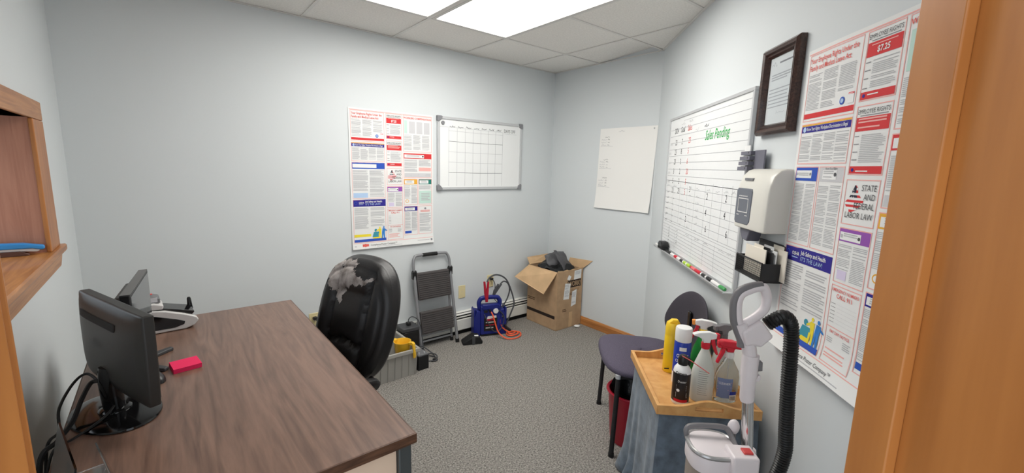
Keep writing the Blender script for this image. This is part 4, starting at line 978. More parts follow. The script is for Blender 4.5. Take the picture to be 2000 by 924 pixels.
def jump_starter():
    t = thing('jump_starter', 'blue portable jump starter with red and black clamps by the heater', 'jump starter', (2.165, 2.925, 0), math.radians(-20))
    body = [(-.085, .012), (.085, .012), (.09, .03), (.09, .27), (.082, .3), (.06, .33), (.04, .345), (-.05, .345), (-.075, .325), (-.09, .29), (-.09, .03)]
    MB().prism([(-.085, .012), (.085, .012), (.09, .03), (.09, .27), (-.09, .27), (-.09, .03)], -.05, .05, 'y').build('body', 'jump_blue', t, bevel=.008, seg=3)
    hnd = smooth_path([(-.088, 0, .24), (-.095, 0, .285), (-.088, 0, .312), (-.06, 0, .334), (.06, 0, .334), (.088, 0, .312), (.095, 0, .285), (.088, 0, .24)], 6)
    MB().tube(hnd, .019, 12, flat=1.15).build('handle', 'jump_blue', t)
    for sg in (-1, 1):
        MB().prism([(sg*.09, .0), (sg*.145, .0), (sg*.15, .02), (sg*.15, .24), (sg*.138, .25), (sg*.132, .2), (sg*.125, .235), (sg*.09, .225)], -.045, .055, 'y').build('clamp_holster', 'jump_blue', t, bevel=.006)
    MB().prism([(-.08, .24), (.08, .24), (.075, .285), (-.075, .285)], -.056, -.02, 'y').build('control_ledge', 'jump_blue', t, bevel=.006)
    MB().box(-.06, .06, -.053, -.049, .045, .165).build('face_panel', 'black_plastic', t, bevel=.002)
    g = MB().prism([(-.035, .155), (-.028, .178), (.05, .182), (.052, .162)], -.0545, -.0505, 'y').build('badge', 'white_plastic', t, smooth=0)
    MB().prism([(-.045, .14), (-.04, .156), (.03, .158), (.026, .142)], -.0555, -.0505, 'y').build('red_stripe', 'clamp_red', t, smooth=0)
    for k, z in enumerate((.12, .095, .07)): MB().box(-.045, .045-.01*k, -.0545, -.0525, z, z+.009).build('print_bar', 'silver_plastic' if k != 1 else 'clamp_red', t, smooth=0)
    q = MB().tube([(.045, -.05, .225), (.045, -.062, .225)], [.024, .022], 20).build('gauge', 'white_plastic', t)
    MB().box(-.062, -.03, -.06, -.049, .215, .235).build('switch', 'black_plastic', t, bevel=.002)
    MB().box(-.085, .085, -.052, .052, .0, .012).build('foot', 'rubber', t)
    def clamp(base, tip, m, nm):
        b, tp = Vector(base), Vector(tip); d = (tp-b); 
        r = MB(); sx = Vector((.012, 0, 0))
        for s_ in (-1, 1):
            r.tube([b+sx*s_*.5, b+d*.35+sx*s_*.6, tp+sx*s_*1.4], [.008, .013, .008], 8)
        return r
    for s_ in (-1, 1):
        MB().tube([(-.03+.004*s_, -.02, .30), (-.034+.008*s_, -.02, .38), (-.036+.018*s_, -.02, .485)], [.008, .014, .010], 8, flat=.8).build('red_clamp', 'clamp_red', t)
        MB().tube([(.035+.004*s_, .0, .345), (.055+.008*s_, .0, .39), (.095+.014*s_, .0, .45)], [.007, .013, .009], 8, flat=.8).build('black_clamp', 'cord_gray', t)
    MB().tube(smooth_path([(-.03, -.02, .48), (.0, -.01, .52), (.07, .0, .535), (.15, .0, .49), (.2, -.01, .38), (.225, -.02, .27), (.20, -.03, .2), (.15, -.03, .08), (.12, -.05, .04)]), .007, 8).build('cable', 'cord_gray', t)
    MB().tube(smooth_path([(.095, .0, .445), (.13, .005, .47), (.17, .005, .45), (.19, .01, .39), (.17, .01, .31), (.12, .0, .22), (.11, -.05, .16)]), .0065, 8).build('cable', 'cord_gray', t)
    MB().tube(smooth_path([(-.06, -.055, .2), (-.03, -.07, .13), (.02, -.07, .05), (.07, -.07, .045), (.11, -.06, .09), (.12, -.055, .17), (.07, -.056, .23)]), .0045, 8).build('cable', 'cord_gray', t)
    a = MB().tube([(-.012, -.056, .235), (-.012, -.075, .228)], .010, 12).build('socket', 'black_plastic', t)
jump_starter()
t = thing('extension_cord', 'orange extension cord coiled on the carpet beside the jump starter', 'cord', (2.31, 2.775, 0))
pts = [(-.175, .105, .238), (-.165, .07, .20), (-.155, .04, .12), (-.14, .01, .05), (-.10, -.05, .008), (-.03, -.085, .007), (.05, -.06, .007), (.085, .0, .008), (.05, .05, .01), (-.02, .045, .01), (-.05, .0, .012), (-.02, -.035, .013), (.04, -.03, .014), (.065, .005, .016), (.03, .035, .018), (-.02, .025, .02), (-.03, -.005, .022), (.0, -.02, .024), (.035, .0, .026), (.01, .02, .028), (-.02, .01, .028)]
MB().tube(smooth_path(pts, 7), .0062, 8).build('cord', 'cord_orange', t)
MB().tube(smooth_path([(-.02, .01, .028), (-.03, .05, .035), (-.06, .075, .07), (-.075, .085, .14)], 6), .0062, 8).build('cord_end', 'cord_orange', t)
MB().tube([(.0, .02, .035), (-.025, .045, .06), (-.04, .06, .09)], [.012, .013, .008], 10).build('plug', 'black_plastic', t)

def cardboard_box():
    x0, x1, y0, y1, H_ = 2.69, 3.022, 2.61, 3.012, .55
    t = thing('cardboard_box', 'tall open cardboard box with torn flaps in the room corner', 'box', ((x0+x1)/2, (y0+y1)/2, 0))
    hx, hy, th = (x1-x0)/2, (y1-y0)/2, .005
    def side(a, nm='side'): return MB().box(*a).build(nm, 'cardboard', t, smooth=0)
    front = side((-hx, hx, -hy, -hy+th, .002, H_-.0)); left = side((-hx, -hx+th, -hy+th, hy-th, .002, H_)); side((hx-th, hx, -hy+th, hy-th, .002, H_)); side((-hx, hx, hy-th, hy, .002, H_))
    MB().box(-hx, hx, -hy, hy, 0, .004).build('bottom', 'cardboard', t, smooth=0)
    def flap(pts, nm='flap'):
        a = [Vector(p) for p in pts]; n = (a[1]-a[0]).cross(a[-1]-a[0]).normalized()*.004; k = len(a)
        return MB().add([*a, *[p+n for p in a]], [tuple(range(k)), tuple(range(2*k-1, k-1, -1))] + [(i, (i+1) % k, k+(i+1) % k, k+i) for i in range(k)]).build(nm, 'cardboard_in', t, smooth=0)
    flap([(-hx, hy-.01, H_), (-hx, -hy+.01, H_), (-hx-.10, -hy+.075, H_-.20), (-hx-.135, hy-.0+.04, H_-.11)])                # left one folded down outside
    flap([(hx, -hy, H_), (hx, -hy+.2, H_), (hx+.01, -hy+.18, H_+.07), (hx+.014, -hy-.10, H_+.085)], 'flap')                  # right one up against the wall
    flap([(-hx+.01, hy-.006, H_), (hx-.03, hy-.006, H_), (hx-.05, hy+.03, H_+.07), (-hx+.02, hy+.045, H_+.06)])
    # ragged top edge of the front where its flap was torn off
    rg = []; n = 14
    for i in range(n+1): rg.append((-hx+2*hx*i/n, H_+rnd.uniform(.002, .014)))
    MB().prism([(-hx, H_-.001)] + rg + [(hx, H_-.001)], -hy, -hy+.003, 'y').build('torn_edge', 'cardboard_in', t, smooth=0)
    # printing and labels on the front
    yf = -hy-.0006
    def put(mb, off): return mb.map(lambda x, y, z: (x, yf-off-z, y))
    b = MB(); b.rect(-.035, .385, .145, .455, 'box_print', 0, 1); b.text('WORK!', .14, .397, .066, 'cardboard', .0005, .74, 'RIGHT', bold=.02)
    put(b, 0).build('print_block', 'box_print', front, smooth=0, recalc=False)
    b = MB(); b.text('SIT-ON IT', .07, .345, .03, 'box_print2', 0, .8, 'CENTER'); b.lines(.0, .30, .12, .335, .014, 'box_print2', 0); put(b, 0).build('print_lines', 'box_print2', front, smooth=0, recalc=False)
    b = MB(); b.lines(-.09, .15, -.035, .19, .016, 'box_print2', 0); put(b, 0).build('print_lines', 'box_print2', front, smooth=0, recalc=False)
    def lab(pts, lines, nm='shipping_label'):
        b = MB(); b.poly(pts, 'paper', .0012)
        for a in lines: b.lines(*a, .008, 'ink_gray', .0018)
        put(b, 0.0004).build(nm, 'paper', front, smooth=0, recalc=False)
    lab([(-.085, .285), (-.012, .278), (.005, .425), (-.068, .435)], [(-.07, .30, -.015, .42)])
    lab([(.02, .20), (.085, .215), (.09, .36), (.03, .345)], [(.03, .22, .08, .25), (.03, .28, .08, .34)])
    lab([(.045, .455), (.14, .46), (.145, .545), (.05, .54)], [(.06, .49, .13, .53)])
    lab([(-.045, .47), (-.01, .455), (.01, .49), (-.025, .51)], [])
    b = MB(); b.rect(.0, .004, .045, .15, 'cardboard_in', .0003, 1); put(b, 0).build('packing_tape', 'cardboard_in', front, smooth=0, recalc=False)
    # stripe and printing on the left face
    xf_ = -hx-.0006
    def putl(mb): return mb.map(lambda x, y, z: (xf_-z, -x, y))
    b = MB(); b.rect(-hy+.0, .105, hy-.02, .135, 'box_print', 0, 1); putl(b).build('print_stripe', 'box_print', left, smooth=0, recalc=False)
    b = MB(); b.lines(-hy+.01, .2, -hy+.11, .245, .016, 'box_print2', 0); putl(b).build('print_lines', 'box_print2', left, smooth=0, recalc=False)
cardboard_box()
def crumple(name, lab, cat, loc, quad, th, m, seed, amp=.012):
    r = random.Random(seed); o = MB(); N = 14
    q = [Vector(p) for p in quad]; n = (q[1]-q[0]).cross(q[3]-q[0]).normalized()
    ph = [r.uniform(0, 6) for _ in range(6)]
    def f(u, v, s):
        p = q[0]*(1-u)*(1-v)+q[1]*u*(1-v)+q[2]*u*v+q[3]*(1-u)*v
        e = min(u, 1-u, v, 1-v)*6; e = min(1, e)
        w_ = amp*(math.sin(u*7+ph[0]+v*3)+.6*math.sin(v*9+ph[1]-u*4)+.5*math.sin((u+v)*13+ph[2]))
        return p + n*(w_ + s*th*e**.5)
    o.grid(lambda u, v: f(u, v, 1), N, N); o.grid(lambda u, v: f(u, v, -1), N, N)
    k = (N+1)*(N+1)
    ed = [i for i in range(N+1)] + [(N+1)*j+N for j in range(1, N+1)] + [(N+1)*N+i for i in range(N-1, -1, -1)] + [(N+1)*j for j in range(N-1, 0, -1)]
    for a, b in zip(ed, ed[1:]+ed[:1]): o.f.append((a, b, b+k, a+k)); o.m.append(0)
    ob = o.build(name, m, smooth=50); ob.location = loc; return tag(ob, lab, cat)
crumple('plastic_bag', 'crumpled shiny black plastic bag stuffed into the cardboard box', 'bag', (2.84, 2.80, .53), [(-.12, -.16, -.02), (.13, -.15, 0), (.13, .15, .05), (-.11, .14, .04)], .035, 'bag_black', 3, .014)
crumple('folded_tarp', 'dark grey folded sheet sticking up out of the cardboard box', 'sheet', (2.87, 2.74, .62), [(-.035, -.075, -.085), (.135, -.01, -.07), (.06, .05, .07), (-.10, .02, .10)], .008, 'bag_gray', 5, .005)
crumple('cloth_wad', 'smaller dark grey sheet tucked behind the folded one in cardboard box', 'sheet', (2.825, 2.82, .615), [(-.07, -.02, -.05), (.06, -.06, -.05), (.06, .03, .07), (-.05, .06, .04)], .010, 'bag_gray', 9, .006)
crumple('paper_scrap', 'crumpled white paper scrap on carpet at the foot of cardboard box', 'paper scrap', (2.935, 2.572, .009), [(-.03, -.02, 0), (.03, -.018, 0), (.026, .02, .004), (-.028, .018, .004)], .002, 'paper', 4, .002)

# ================================================================== along the angled wall
# every group here uses a frame turned to the wall: local x = towards the wall, y = away from the door
def guest_chair():
    t = thing('guest_chair', 'armless chair with purple-grey seat and black tube legs by wall', 'chair', cp(2.30, .572), RC)
    def seat(u, v):
        a = 2*PI*u; n = 3.0
        c, s_ = math.cos(a), math.sin(a)
        x = math.copysign(abs(c)**(2/n), c)*.225; y = math.copysign(abs(s_)**(2/n), s_)*(.262-.03*(x/.225))
        r = math.sin(PI*v)**.4 if 0 < v < 1 else 0
        top = v > .5
        return (x*r, y*r, .452 - .032*math.cos(PI*v) + (.012*(x/.225)**2 if top else 0))
    MB().grid(seat, 56, 18, wrap=True).build('seat', 'seat_purple', t, smooth=60)
    NR, NP = 10, 56; mb = MB()
    def bp(rho, a, side):
        c, s_ = math.cos(a), math.sin(a); n = 2.5
        y = .285*rho*math.copysign(abs(c)**(2/n), c); z = .68+.165*rho*math.copysign(abs(s_)**(2/n), s_)
        y *= 1-.28*(z-.672)/.172
        return (.232-.05*(y/.285)**2+.10*(z-.672)+side*.016*max(0, 1-rho**4)**.5, y-.105, z)
    rh = [math.sin(PI/2*i/NR) for i in range(1, NR+1)]
    for r_ in rh: mb.v += [bp(r_, 2*PI*j/NP, -1) for j in range(NP)]
    for r_ in reversed(rh): mb.v += [bp(r_, 2*PI*j/NP, 1) for j in range(NP)]
    for i in range(2*NR-1):
        for j in range(NP): mb.f.append((i*NP+j, i*NP+(j+1) % NP, (i+1)*NP+(j+1) % NP, (i+1)*NP+j)); mb.m.append(0)
    mb.f += [tuple(range(NP)), tuple((2*NR-1)*NP+j for j in range(NP))]; mb.m += [0, 0]
    mb.build('backrest', 'chair_back', t, smooth=50)
    MB().box(.205, .219, -.115, -.08, .64, .75).build('handle_slot', 'gloss_black', t, bevel=.005)
    for sg in (-1, 1):
        l = MB().tube([(-.16, sg*.235, .44), (-.175, sg*.252, .012)], .0125, 12).build('front_leg', 'chair_black', t); MB().tube([(-.175, sg*.252, 0), (-.175, sg*.252, .02)], .015, 12).build('foot', 'rubber', l)
        l = MB().tube(smooth_path([(.235, sg*.2, .60), (.22, sg*.205, .46), (.215, sg*.22, .25), (.235, sg*.24, .012)], 5), .0125, 12).build('rear_leg', 'chair_black', t); MB().tube([(.236, sg*.24, 0), (.235, sg*.24, .02)], .015, 12).build('foot', 'rubber', l)
        MB().tube([(-.16, sg*.235, .43), (.22, sg*.205, .43)], .011, 10).build('seat_rail', 'chair_black', t)
        MB().tube([(-.162, sg*.236, .425), (-.162, sg*.236, .445)], .014, 12).build('leg_cap', 'alu', t)
guest_chair()
t = thing('waste_bin', 'red plastic waste bin on carpet under the guest chair', 'waste bin', cp(2.21, .515))
MB().lathe([(.095, 0), (.1, .01), (.122, .275), (.130, .285), (.128, .295), (.118, .292), (.1, .03), (.02, .02)], 36).build('body', 'bin_red', t, smooth=50)
MB().tube([(.129*math.cos(2*PI*i/36), .129*math.sin(2*PI*i/36), .29) for i in range(36)], .005, 8, closed=True).build('rim', 'bin_red', t)
t = tag(MB().grid(lambda u, v: ((.06+.05*v)*math.cos(2*PI*u)*(1+.05*math.sin(9*u*PI)), (.06+.05*v)*math.sin(2*PI*u), .2+.11*v+.012*math.sin(5*2*PI*u)), 30, 8, wrap=True).build('bin_liner', 'bag_black', smooth=60), 'black liner bag inside the red waste bin', 'bag'); t.location = cp(2.21, .515)

TZ = .575                                               # table top height
TD0, TD1, TL0, TL1 = 1.535, 1.955, .472, .825
def side_table():
    t = thing('side_table', 'small table under the grey-blue cloth beside the vacuum', 'table', cp((TD0+TD1)/2, (TL0+TL1)/2), RC)
    hx, hy = (TL1-TL0)/2, (TD1-TD0)/2
    MB().box(-hx, hx, -hy, hy, TZ-.022, TZ-.004).build('tabletop', 'beech', t, bevel=.003)
    for sx in (-1, 1):
        for sy in (-1, 1): MB().box(sx*(hx-.03)-.015, sx*(hx-.03)+.015, sy*(hy-.03)-.015, sy*(hy-.03)+.015, 0, TZ-.022).build('leg', 'beech', t, bevel=.002)
    for sy in (-1, 1): MB().box(-hx+.045, hx-.045, sy*(hy-.03)-.008, sy*(hy-.03)+.008, TZ-.08, TZ-.022).build('apron', 'beech', t)
side_table()
def cloth():
    hx, hy = (TL1-TL0)/2+.003, (TD1-TD0)/2+.003
    N, K = 260, 22
    per = 4*(hx+hy)
    def rim(s_):                                        # point and outward normal on the table edge
        s_ %= per; L = [2*hx, 2*hy, 2*hx, 2*hy]; c = [(-hx,-hy),(hx,-hy),(hx,hy),(-hx,hy)]; d = [(1,0),(0,1),(-1,0),(0,-1)]; n = [(0,-1),(1,0),(0,1),(-1,0)]
        for i in range(4):
            if s_ <= L[i]+1e-9:
                # blend normals near corners
                k = .03; nx, ny = n[i]
                if s_ < k: w_ = .5-.5*s_/k; nx, ny = nx*(1-w_)+n[i-1][0]*w_, ny*(1-w_)+n[i-1][1]*w_
                if s_ > L[i]-k: w_ = .5-.5*(L[i]-s_)/k; j = (i+1) % 4; nx, ny = nx*(1-w_)+n[j][0]*w_, ny*(1-w_)+n[j][1]*w_
                l = math.hypot(nx, ny)
                return c[i][0]+d[i][0]*s_, c[i][1]+d[i][1]*s_, nx/l, ny/l
            s_ -= L[i]
    def f(u, v):
        x, y, nx, ny = rim(u*per)
        w_ = v**1.3
        corner = max(0, 1-min(abs(abs(x)-hx)+abs(abs(y)-hy), .12)/.12)
        fold = .5+.5*math.sin(u*2*PI*13+1.2*math.sin(u*2*PI*5))
        out = .004+w_*(.004+.022*fold+.02*corner)
        if nx > .7: out *= .35                          # pinched against the wall
        if ny > .7: out *= .4
        z = (TZ-.001)*(1-v)+.006*v
        if v > .8: out += (v-.8)/.2*.03*fold*(1 if nx < .7 else 0)
        return (min(x+nx*out, LATC-(TL0+TL1)/2-.006), min(y+ny*out, hy+.025), z)
    mb = MB(); mb.grid(f, N, K, wrap=True); mb.f.append(tuple(range(N))); mb.m.append(0)
    o = mb.build('tablecloth', 'cloth_blue', smooth=60); o.location = cp((TD0+TD1)/2, (TL0+TL1)/2); o.rotation_euler = (0, 0, RC)
    s_ = o.modifiers.new('solid', 'SOLIDIFY'); s_.thickness = .002; s_.offset = 1
    tag(o, 'faded grey-blue cloth draped to the floor over the small table', 'tablecloth')
cloth()
TRD0, TRD1, TRL0, TRL1 = 1.498, 1.985, .446, .822
TRZ = TZ+.003
def tray():
    t = thing('serving_tray', 'light wooden serving tray with cut-out handles full of spray bottles', 'tray', cp((TRD0+TRD1)/2, (TRL0+TRL1)/2, TRZ), RC)
    hx, hy = (TRL1-TRL0)/2, (TRD1-TRD0)/2
    MB().box(-hx+.008, hx-.008, -hy+.008, hy-.008, 0, .008).build('base', 'beech', t, smooth=0)
    for sg in (-1, 1):
        a, b = sorted((sg*hx, sg*(hx-.014))); MB().box(a, b, -hy+.014, hy-.014, 0, .036).build('long_side', 'beech', t, bevel=.002)
        # end board with a raised, pierced grip
        n = 40; up = []
        for i in range(n+1):
            x = -hx+2*hx*i/n; k = max(0, 1-abs(x)/(hx*.62)); up.append((x, .036+.024*(k*k*(3-2*k))))
        y0, y1 = sorted((sg*hy, sg*(hy-.014)))
        hole = [( -.045, .030), (-.052, .038), (-.045, .046), (.045, .046), (.052, .038), (.045, .030)]
        mb = MB()                                       # board as strips around the hole
        lowz, hiz = .030, .046
        mb.prism([(-hx, 0), (hx, 0), (hx, .022), (-hx, .022)], y0, y1, 'y')
        mb.prism([(-hx, .022), (-.05, .022), (-.05, .038)] + [(x, z) for x, z in reversed(up) if x < -.05] , y0, y1, 'y')
        mb.prism([(.05, .038), (.05, .022), (hx, .022)] + [(x, z) for x, z in reversed(up) if x > .05], y0, y1, 'y')
        mid = [(x, z) for x, z in up if -.05 <= x <= .05]
        lft = [(x, z) for x, z in up if x < -.05][-1]; rgt = [(x, z) for x, z in up if x > .05][0]
        mb.prism([(-.05, .038), (.05, .038), rgt] + list(reversed(mid)) + [lft], y0, y1, 'y')
        mb.build('handle_end', 'beech', t, smooth=30)
tray()
BZ = TRZ+.0085
def can(name, lab, dep, lat, prof, mf, cap=None, text=None, rz=0):
    t = thing(name, lab, 'spray can', cp(dep, lat, BZ), RC+rz)
    MB().lathe(prof, 32, mf=mf).build('can', mf[0], t, smooth=40)
    if cap: MB().lathe(cap[0], 32).build('cap', cap[1], t, smooth=40)
    return t
# yellow can
t = can('spray_can', 'tall plain yellow spray can with yellow grip cap on wooden tray', 1.85, .588, [(.027, 0), (.029, .004), (.029, .165), (.027, .172)], ['can_yellow']*3)
MB().lathe([(.0285, .172), (.0285, .20), (.026, .222), (.024, .226), (.02, .224), (.018, .2)], 28).build('cap', 'cap_yellow', t, smooth=40)
MB().prism([(-.02, .2), (.034, .2), (.036, .212), (.02, .24), (-.004, .24), (-.02, .226)], -.012, .012, 'y').build('trigger', 'cap_yellow', t, bevel=.003)
MB().box(-.03, -.01, -.033, -.030, .02, .025).build('label_mark', 'black_plastic', t, smooth=0)
def wrap(mb, r, z0=0, a0=-PI/2):                        # flat print bent round a can
    return mb.map(lambda x, y, z: ((r+z)*math.cos(a0+x/r), (r+z)*math.sin(a0+x/r), y+z0))
# blue can with white cap
t = can('spray_can', 'blue and white glass cleaner can with white cap on wooden tray', 1.745, .603, [(.032, 0), (.0335, .004), (.0335, .05), (.0335, .178), (.030, .186)], ['can_white', 'can_white', 'can_blue', 'can_blue'], ([(.0325, .186), (.0335, .19), (.0335, .238), (.031, .244), (.02, .2445)], 'can_white'))
def bent(name, m, mb): wrap(mb, .0335, 0, -PI/2-.25).build(name, m, t, smooth=0, recalc=False)
bent('logo_patch', 'can_white', MB().rect(-.014, .15, .014, .166, 'can_white', .0006, .006))
bent('label_text', 'can_white', MB().text('GLASS', 0, .12, .022, 'can_white', .0006, .8, 'CENTER', bold=.02).text('CLEANER', 0, .1, .017, 'can_white', .0006, .8, 'CENTER', bold=.02))
bent('ingredient_panel', 'ink_gray', MB().rect(-.02, .02, .02, .04, 'ink_gray', .0006, .006))
# air duster
t = can('air_duster', 'black and white air duster can with a red straw on tray', 1.585, .555, [(.031, 0), (.0325, .004), (.0325, .012), (.0325, .115), (.0325, .125), (.030, .138), (.022, .150), (.016, .156)], ['can_white', 'can_white', 'can_black', 'can_black', 'can_white', 'can_white', 'can_white'])
MB().lathe([(.017, .152), (.019, .158), (.0185, .178), (.013, .190), (.008, .192)], 24).build('nozzle_cap', 'black_plastic', t)
MB().prism([(-.008, .18), (.012, .185), (.028, .178), (.027, .15), (.020, .146), (.018, .17)], -.006, .006, 'y').build('trigger', 'black_plastic', t, bevel=.002)
MB().tube([(-.012, -.018, .195), (.018, -.028, .182), (.085, -.038, .14)], .0018, 8).build('straw', 'straw_red', t)
g = MB(); g.text('Camera', -.006, .124, .014, 'can_black', .0008, .9, 'CENTER', bold=.03); g.text('Duster', 0, .092, .012, 'can_white', .0008, .9, 'CENTER'); g.lines(-.02, .05, .02, .08, .008, 'ink_mid', .0008); g.disc(-.012, .06, .006, 'can_white', .001, 10); g.rect(-.026, .013, .026, .024, 'mark_red', .0007, .006); g.lines(-.02, .03, .022, .05, .005, 'can_white', .0008)
wrap(g, .0325, 0, -PI/2-.25).build('label_print', 'can_white', t, smooth=0, recalc=False)
def spray_bottle(lab, dep, lat, rz, prof, body, collar, head, trig, nozzle, sy=.75, label=None, s=1.0):
    t = thing('spray_bottle', lab, 'spray bottle', cp(dep, lat, BZ), RC+rz)
    MB().lathe([(r*s, z*s) for r, z in prof], 32, sy=sy).build('body', body, t, smooth=50)
    zt = prof[-1][1]*s
    MB().lathe([(.0145*s, zt-.004), (.0165*s, zt), (.0165*s, zt+.018*s), (.0135*s, zt+.021*s)], 24).build('collar', collar, t, smooth=40)
    z = zt+.02*s
    def S(p): return [(a*s, b*s+z) for a, b in p]
    hd = MB().prism(S([(-.012, 0), (.012, 0), (.014, .014), (.034, .018), (.036, .036), (.01, .043), (-.03, .040), (-.05, .034), (-.052, .029), (-.03, .022), (-.014, .012)]), -.011*s, .011*s, 'y').build('head', head, t, bevel=.003, seg=3)
    MB().prism(S([(.034, .016), (.046, .016), (.048, .036), (.034, .038)]), -.010*s, .010*s, 'y').build('nozzle', nozzle, t, bevel=.002)
    MB().prism(S([(.016, .014), (.03, .016), (.034, -.004), (.044, -.034), (.048, -.046), (.040, -.048), (.030, -.026), (.020, -.004)]), -.007*s, .007*s, 'y').build('trigger', trig, t, bevel=.002)
    MB().tube([(0, 0, .012), (0, 0, zt)], .002, 8).build('dip_tube', 'silver_plastic', t)
    return t
cone = [(.038, 0), (.042, .005), (.0425, .09), (.041, .115), (.034, .15), (.022, .185), (.0145, .205), (.0135, .215)]
t = spray_bottle('milky white spray bottle with red collar and red trigger on tray', 1.615, .644, .0, cone, 'bottle_milk', 'spray_red', 'can_white', 'spray_red', 'spray_red', .85)
g = MB()
for i in range(12): g.rect(-.022, .035+i*.0085, -.002 + (.012 if i % 3 else .016), .0362+i*.0085, 'ink_mid', .0009, .006)
wrap(g, .0425, 0, -PI/2-.15).map(lambda x, y, z: (x, y*.85, z)).build('print_scale', 'ink_gray', t, smooth=0, recalc=False)
flat = [(.040, 0), (.044, .006), (.045, .10), (.040, .125), (.026, .15), (.0155, .172), (.0135, .180)]
t = spray_bottle('clear spray bottle with broad red trigger head and blue label on tray', 1.62, .738, PI, flat, 'bottle_clear', 'can_white', 'spray_red', 'spray_red', 'spray_red', .62, s=1.0)
MB().prism([(-.062, .212), (-.05, .226), (-.01, .244), (.03, .246), (.046, .240), (.045, .228), (.02, .222), (-.03, .214)], -.016, .016, 'y').build('hood', 'spray_red', t, bevel=.004, seg=3)
g = MB(); g.rect(-.03, .02, .03, .10, 'label_blue', .0006, .008); g.lines(-.026, .03, .026, .095, .011, 'p_pink', .0012, .35); g.text('CLEANER', 0, .075, .013, 'can_white', .0014, .8, 'CENTER')
wrap(g, .045, 0, PI/2-.4).map(lambda x, y, z: (x, y*.62, z)).build('label', 'label_blue', t, smooth=0, recalc=False)
g = MB(); g.rect(-.012, .010, .016, .034, 'can_white', .0016, .006); g.rect(-.012, .034, .016, .048, 'can_blue', .0016, .006)
for i in range(9): g.rect(-.009+i*.0025, .014, -.0078+i*.0025, .030, 'ink_dark', .002, 1)
wrap(g, .045, 0, PI/2+.35).map(lambda x, y, z: (x, y*.62, z)).build('barcode_label', 'can_white', t, smooth=0, recalc=False)
t = spray_bottle('green spray bottle with white head and red trigger behind others on tray', 1.77, .690, PI-.3, cone, 'bottle_green', 'can_yellow', 'can_white', 'spray_red', 'spray_orange', .7, s=.98)
t = spray_bottle('white spray bottle with dark grey trigger head at back of tray', 1.735, .760, PI+.2, cone, 'bottle_milk', 'vac_gray', 'vac_gray', 'dark_gray_plastic', 'vac_gray', .75, s=.97)

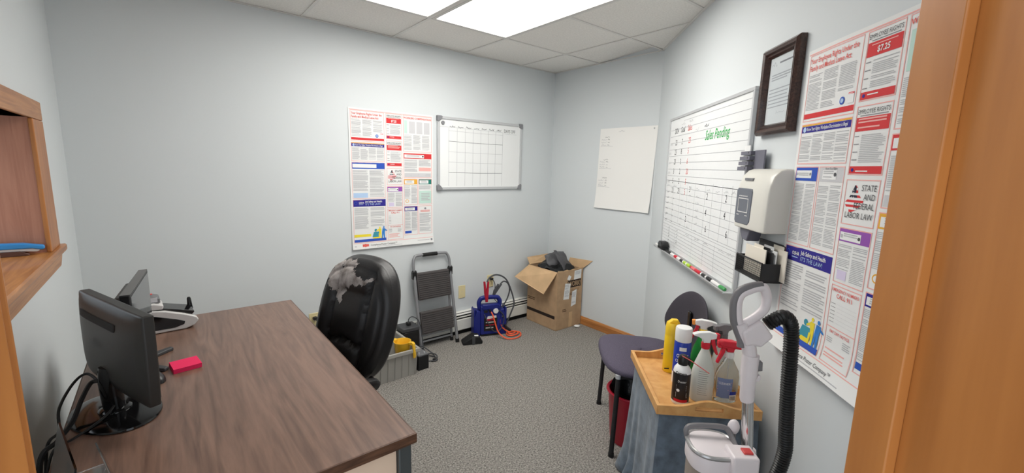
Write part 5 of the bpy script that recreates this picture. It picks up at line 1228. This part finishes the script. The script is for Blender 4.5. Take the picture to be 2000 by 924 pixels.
# ================================================================== upright vacuum cleaner
VD, VL = 1.10, .545
def vacuum():
    t = thing('vacuum_cleaner', 'white and grey upright vacuum with looped handle and black hose', 'vacuum cleaner', cp(VD, VL), RC)
    def lx(l): return l-VL
    # handle loop in the plane facing the door
    loop = [(.572, 1.172), (.577, 1.155), (.576, 1.128), (.562, 1.108), (.540, 1.090), (.524, 1.080), (.515, 1.086), (.509, 1.11), (.507, 1.138), (.513, 1.160), (.530, 1.172), (.550, 1.180), (.566, 1.181)]
    MB().tube(smooth_path([(lx(a), 0, b) for a, b in loop], 5, True), .0115, 12, closed=True).build('handle_loop', 'vac_white', t)
    grip = [(.562, 1.186), (.548, 1.185), (.524, 1.178), (.506, 1.164), (.499, 1.142), (.500, 1.112), (.505, 1.085), (.516, 1.06), (.526, 1.037), (.528, 1.02)]
    MB().tube(smooth_path([(lx(a), 0, b) for a, b in grip], 5), [.0105]*46, 12).build('grip', 'vac_gray', t)
    MB().tube(smooth_path([(lx(.519), 0, 1.085), (lx(.530), 0, 1.06), (lx(.545), 0, 1.03), (lx(.554), 0, .99)], 5), .0175, 16).build('neck', 'vac_white', t)
    MB().prism([(lx(.525), 1.07), (lx(.572), 1.103), (lx(.606), 1.06), (lx(.578), 1.03), (lx(.558), 1.035), (lx(.54), 1.03)], -.02, .02, 'y').map(lambda x, y, z: (x-.008, y, z-.004)).build('hose_socket', 'vac_white', t, bevel=.007, seg=3)
    MB().tube([(lx(.555), 0, 1.0), (lx(.556), 0, .94), (lx(.556), 0, .94), (lx(.558), 0, .875), (lx(.559), 0, .87)], [.0205, .0205, .0185, .0175, .016], 20).build('sleeve', 'vac_white', t)
    MB().prism([(lx(.57), .985), (lx(.582), .985), (lx(.584), .96), (lx(.57), .958)], -.012, .012, 'y').build('cord_hook', 'vac_gray', t, bevel=.002)
    MB().prism([(lx(.57), .94), (lx(.58), .948), (lx(.584), .94), (lx(.58), .93), (lx(.57), .928)], -.010, .010, 'y').build('cord_hook', 'vac_white', t, bevel=.002)
    MB().tube([(lx(.560), 0, .88), (lx(.577), 0, .70)], .0145, 20).build('wand', 'chrome', t)
    # latch block with red pedal
    l = MB().box(lx(.502), lx(.568), -.085, -.024, .700, .758).build('latch_block', 'vac_white', t, bevel=.006, seg=3)
    MB().box(lx(.534), lx(.558), -.068, -.045, .757, .763).build('release_button', 'red_button', l, bevel=.002)
    MB().tube([(lx(.577), 0, .69), (lx(.577), 0, .73)], [.026, .02], 18).build('wand_collar', 'vac_white', l)
    # canister
    cx, cy, r = lx(.481), -.005, .067
    def sq(z, rr): return [(cx+rr*math.copysign(abs(math.cos(2*PI*i/40))**.75, math.cos(2*PI*i/40)), cy+rr*math.copysign(abs(math.sin(2*PI*i/40))**.75, math.sin(2*PI*i/40)), z) for i in range(40)]
    def loft(levels, nm, m, par=None):
        mb = MB(); k = len(levels)
        for z, rr in levels: mb.v += sq(z, rr)
        for j in range(k-1):
            for i in range(40): mb.f.append((j*40+i, j*40+(i+1) % 40, (j+1)*40+(i+1) % 40, (j+1)*40+i)); mb.m.append(0)
        mb.f += [tuple(range(40)), tuple((k-1)*40+i for i in range(40))]; mb.m += [0, 0]
        return mb.build(nm, m, par or t, smooth=40)
    loft([(.30, .056), (.31, .058), (.690, .060)], 'dust_bin', 'vac_bin')
    top = loft([(.690, .063), (.697, .064), (.730, .064), (.740, .061), (.743, .054)], 'canister_lid', 'vac_white')
    MB().tube([(p[0], p[1], p[2]) for p in sq(.738, .061)], .006, 8, closed=True).build('lid_band', 'vac_silver', top)
    hb = smooth_path([(cx-.056, .03, .733), (cx-.059, .03, .757), (cx-.04, .034, .767), (cx+.03, .034, .769), (cx+.052, .03, .763), (cx+.059, .01, .746), (cx+.059, -.02, .736)], 5)
    MB().tube(hb, .007, 10, flat=1.2).build('carry_handle', 'vac_gray', top)
    MB().box(cx+.04, cx+.058, -.052, -.03, .734, .750).build('latch', 'vac_gray', top, bevel=.002)
    MB().tube([(lx(.55), .035, .70), (lx(.55), .035, .76)], [.008, .008], 12).build('hose_stem', 'vac_gray', t)
    MB().grid(lambda u, v: (lx(.55)+.016*math.sin(PI*v)*math.cos(2*PI*u), .035+.012*math.sin(PI*v)*math.sin(2*PI*u), .77-.022*math.cos(PI*v)), 18, 10, wrap=True).build('knob', 'vac_white', t)
    # spine, body and floor head
    MB().prism([(lx(.545), .10), (lx(.60), .10), (lx(.595), .70), (lx(.55), .70)], -.03, .05, 'y').build('spine', 'vac_white', t, bevel=.008, seg=3)
    MB().lathe([(.05, .09), (.07, .11), (.072, .28), (.06, .30)], 32, (cx, cy)).build('motor_housing', 'vac_gray', t, smooth=40)
    MB().prism([(-.20, 0.012), (.03, .012), (.04, .05), (.02, .1), (-.04, .11), (-.17, .065), (-.205, .045)], lx(.40), lx(.66), 'x').build('floor_head', 'vac_gray', t, bevel=.01, seg=3)
    for sg in (.44, .62): MB().tube([(lx(sg)-.012, .02, .022), (lx(sg)+.012, .02, .022)], .022, 16).build('wheel', 'rubber', t)
    # ribbed hose from the handle down to the base
    pth = smooth_path([(lx(.585), .0, 1.083), (lx(.605), .0, 1.098), (lx(.628), .005, 1.105), (lx(.648), .01, 1.088), (lx(.657), .012, 1.05), (lx(.662), .012, .98), (lx(.668), .012, .88), (lx(.676), .012, .78), (lx(.680), .012, .72), (lx(.668), .012, .65), (lx(.64), .012, .57), (lx(.61), .012, .5), (lx(.595), .012, .42)], 10)
    # resample evenly, alternate radii for the corrugation
    out = [pth[0]]; step = .0036
    acc = 0
    for a, b in zip(pth, pth[1:]):
        d = (b-a).length; pos = step-acc
        while pos <= d: out.append(a+(b-a)*(pos/d)); pos += step
        acc = d-(pos-step)
    MB().tube(out, [.0185 if i % 2 else .0155 for i in range(len(out))], 18).build('hose', 'hose_black', t, smooth=60)
vacuum()
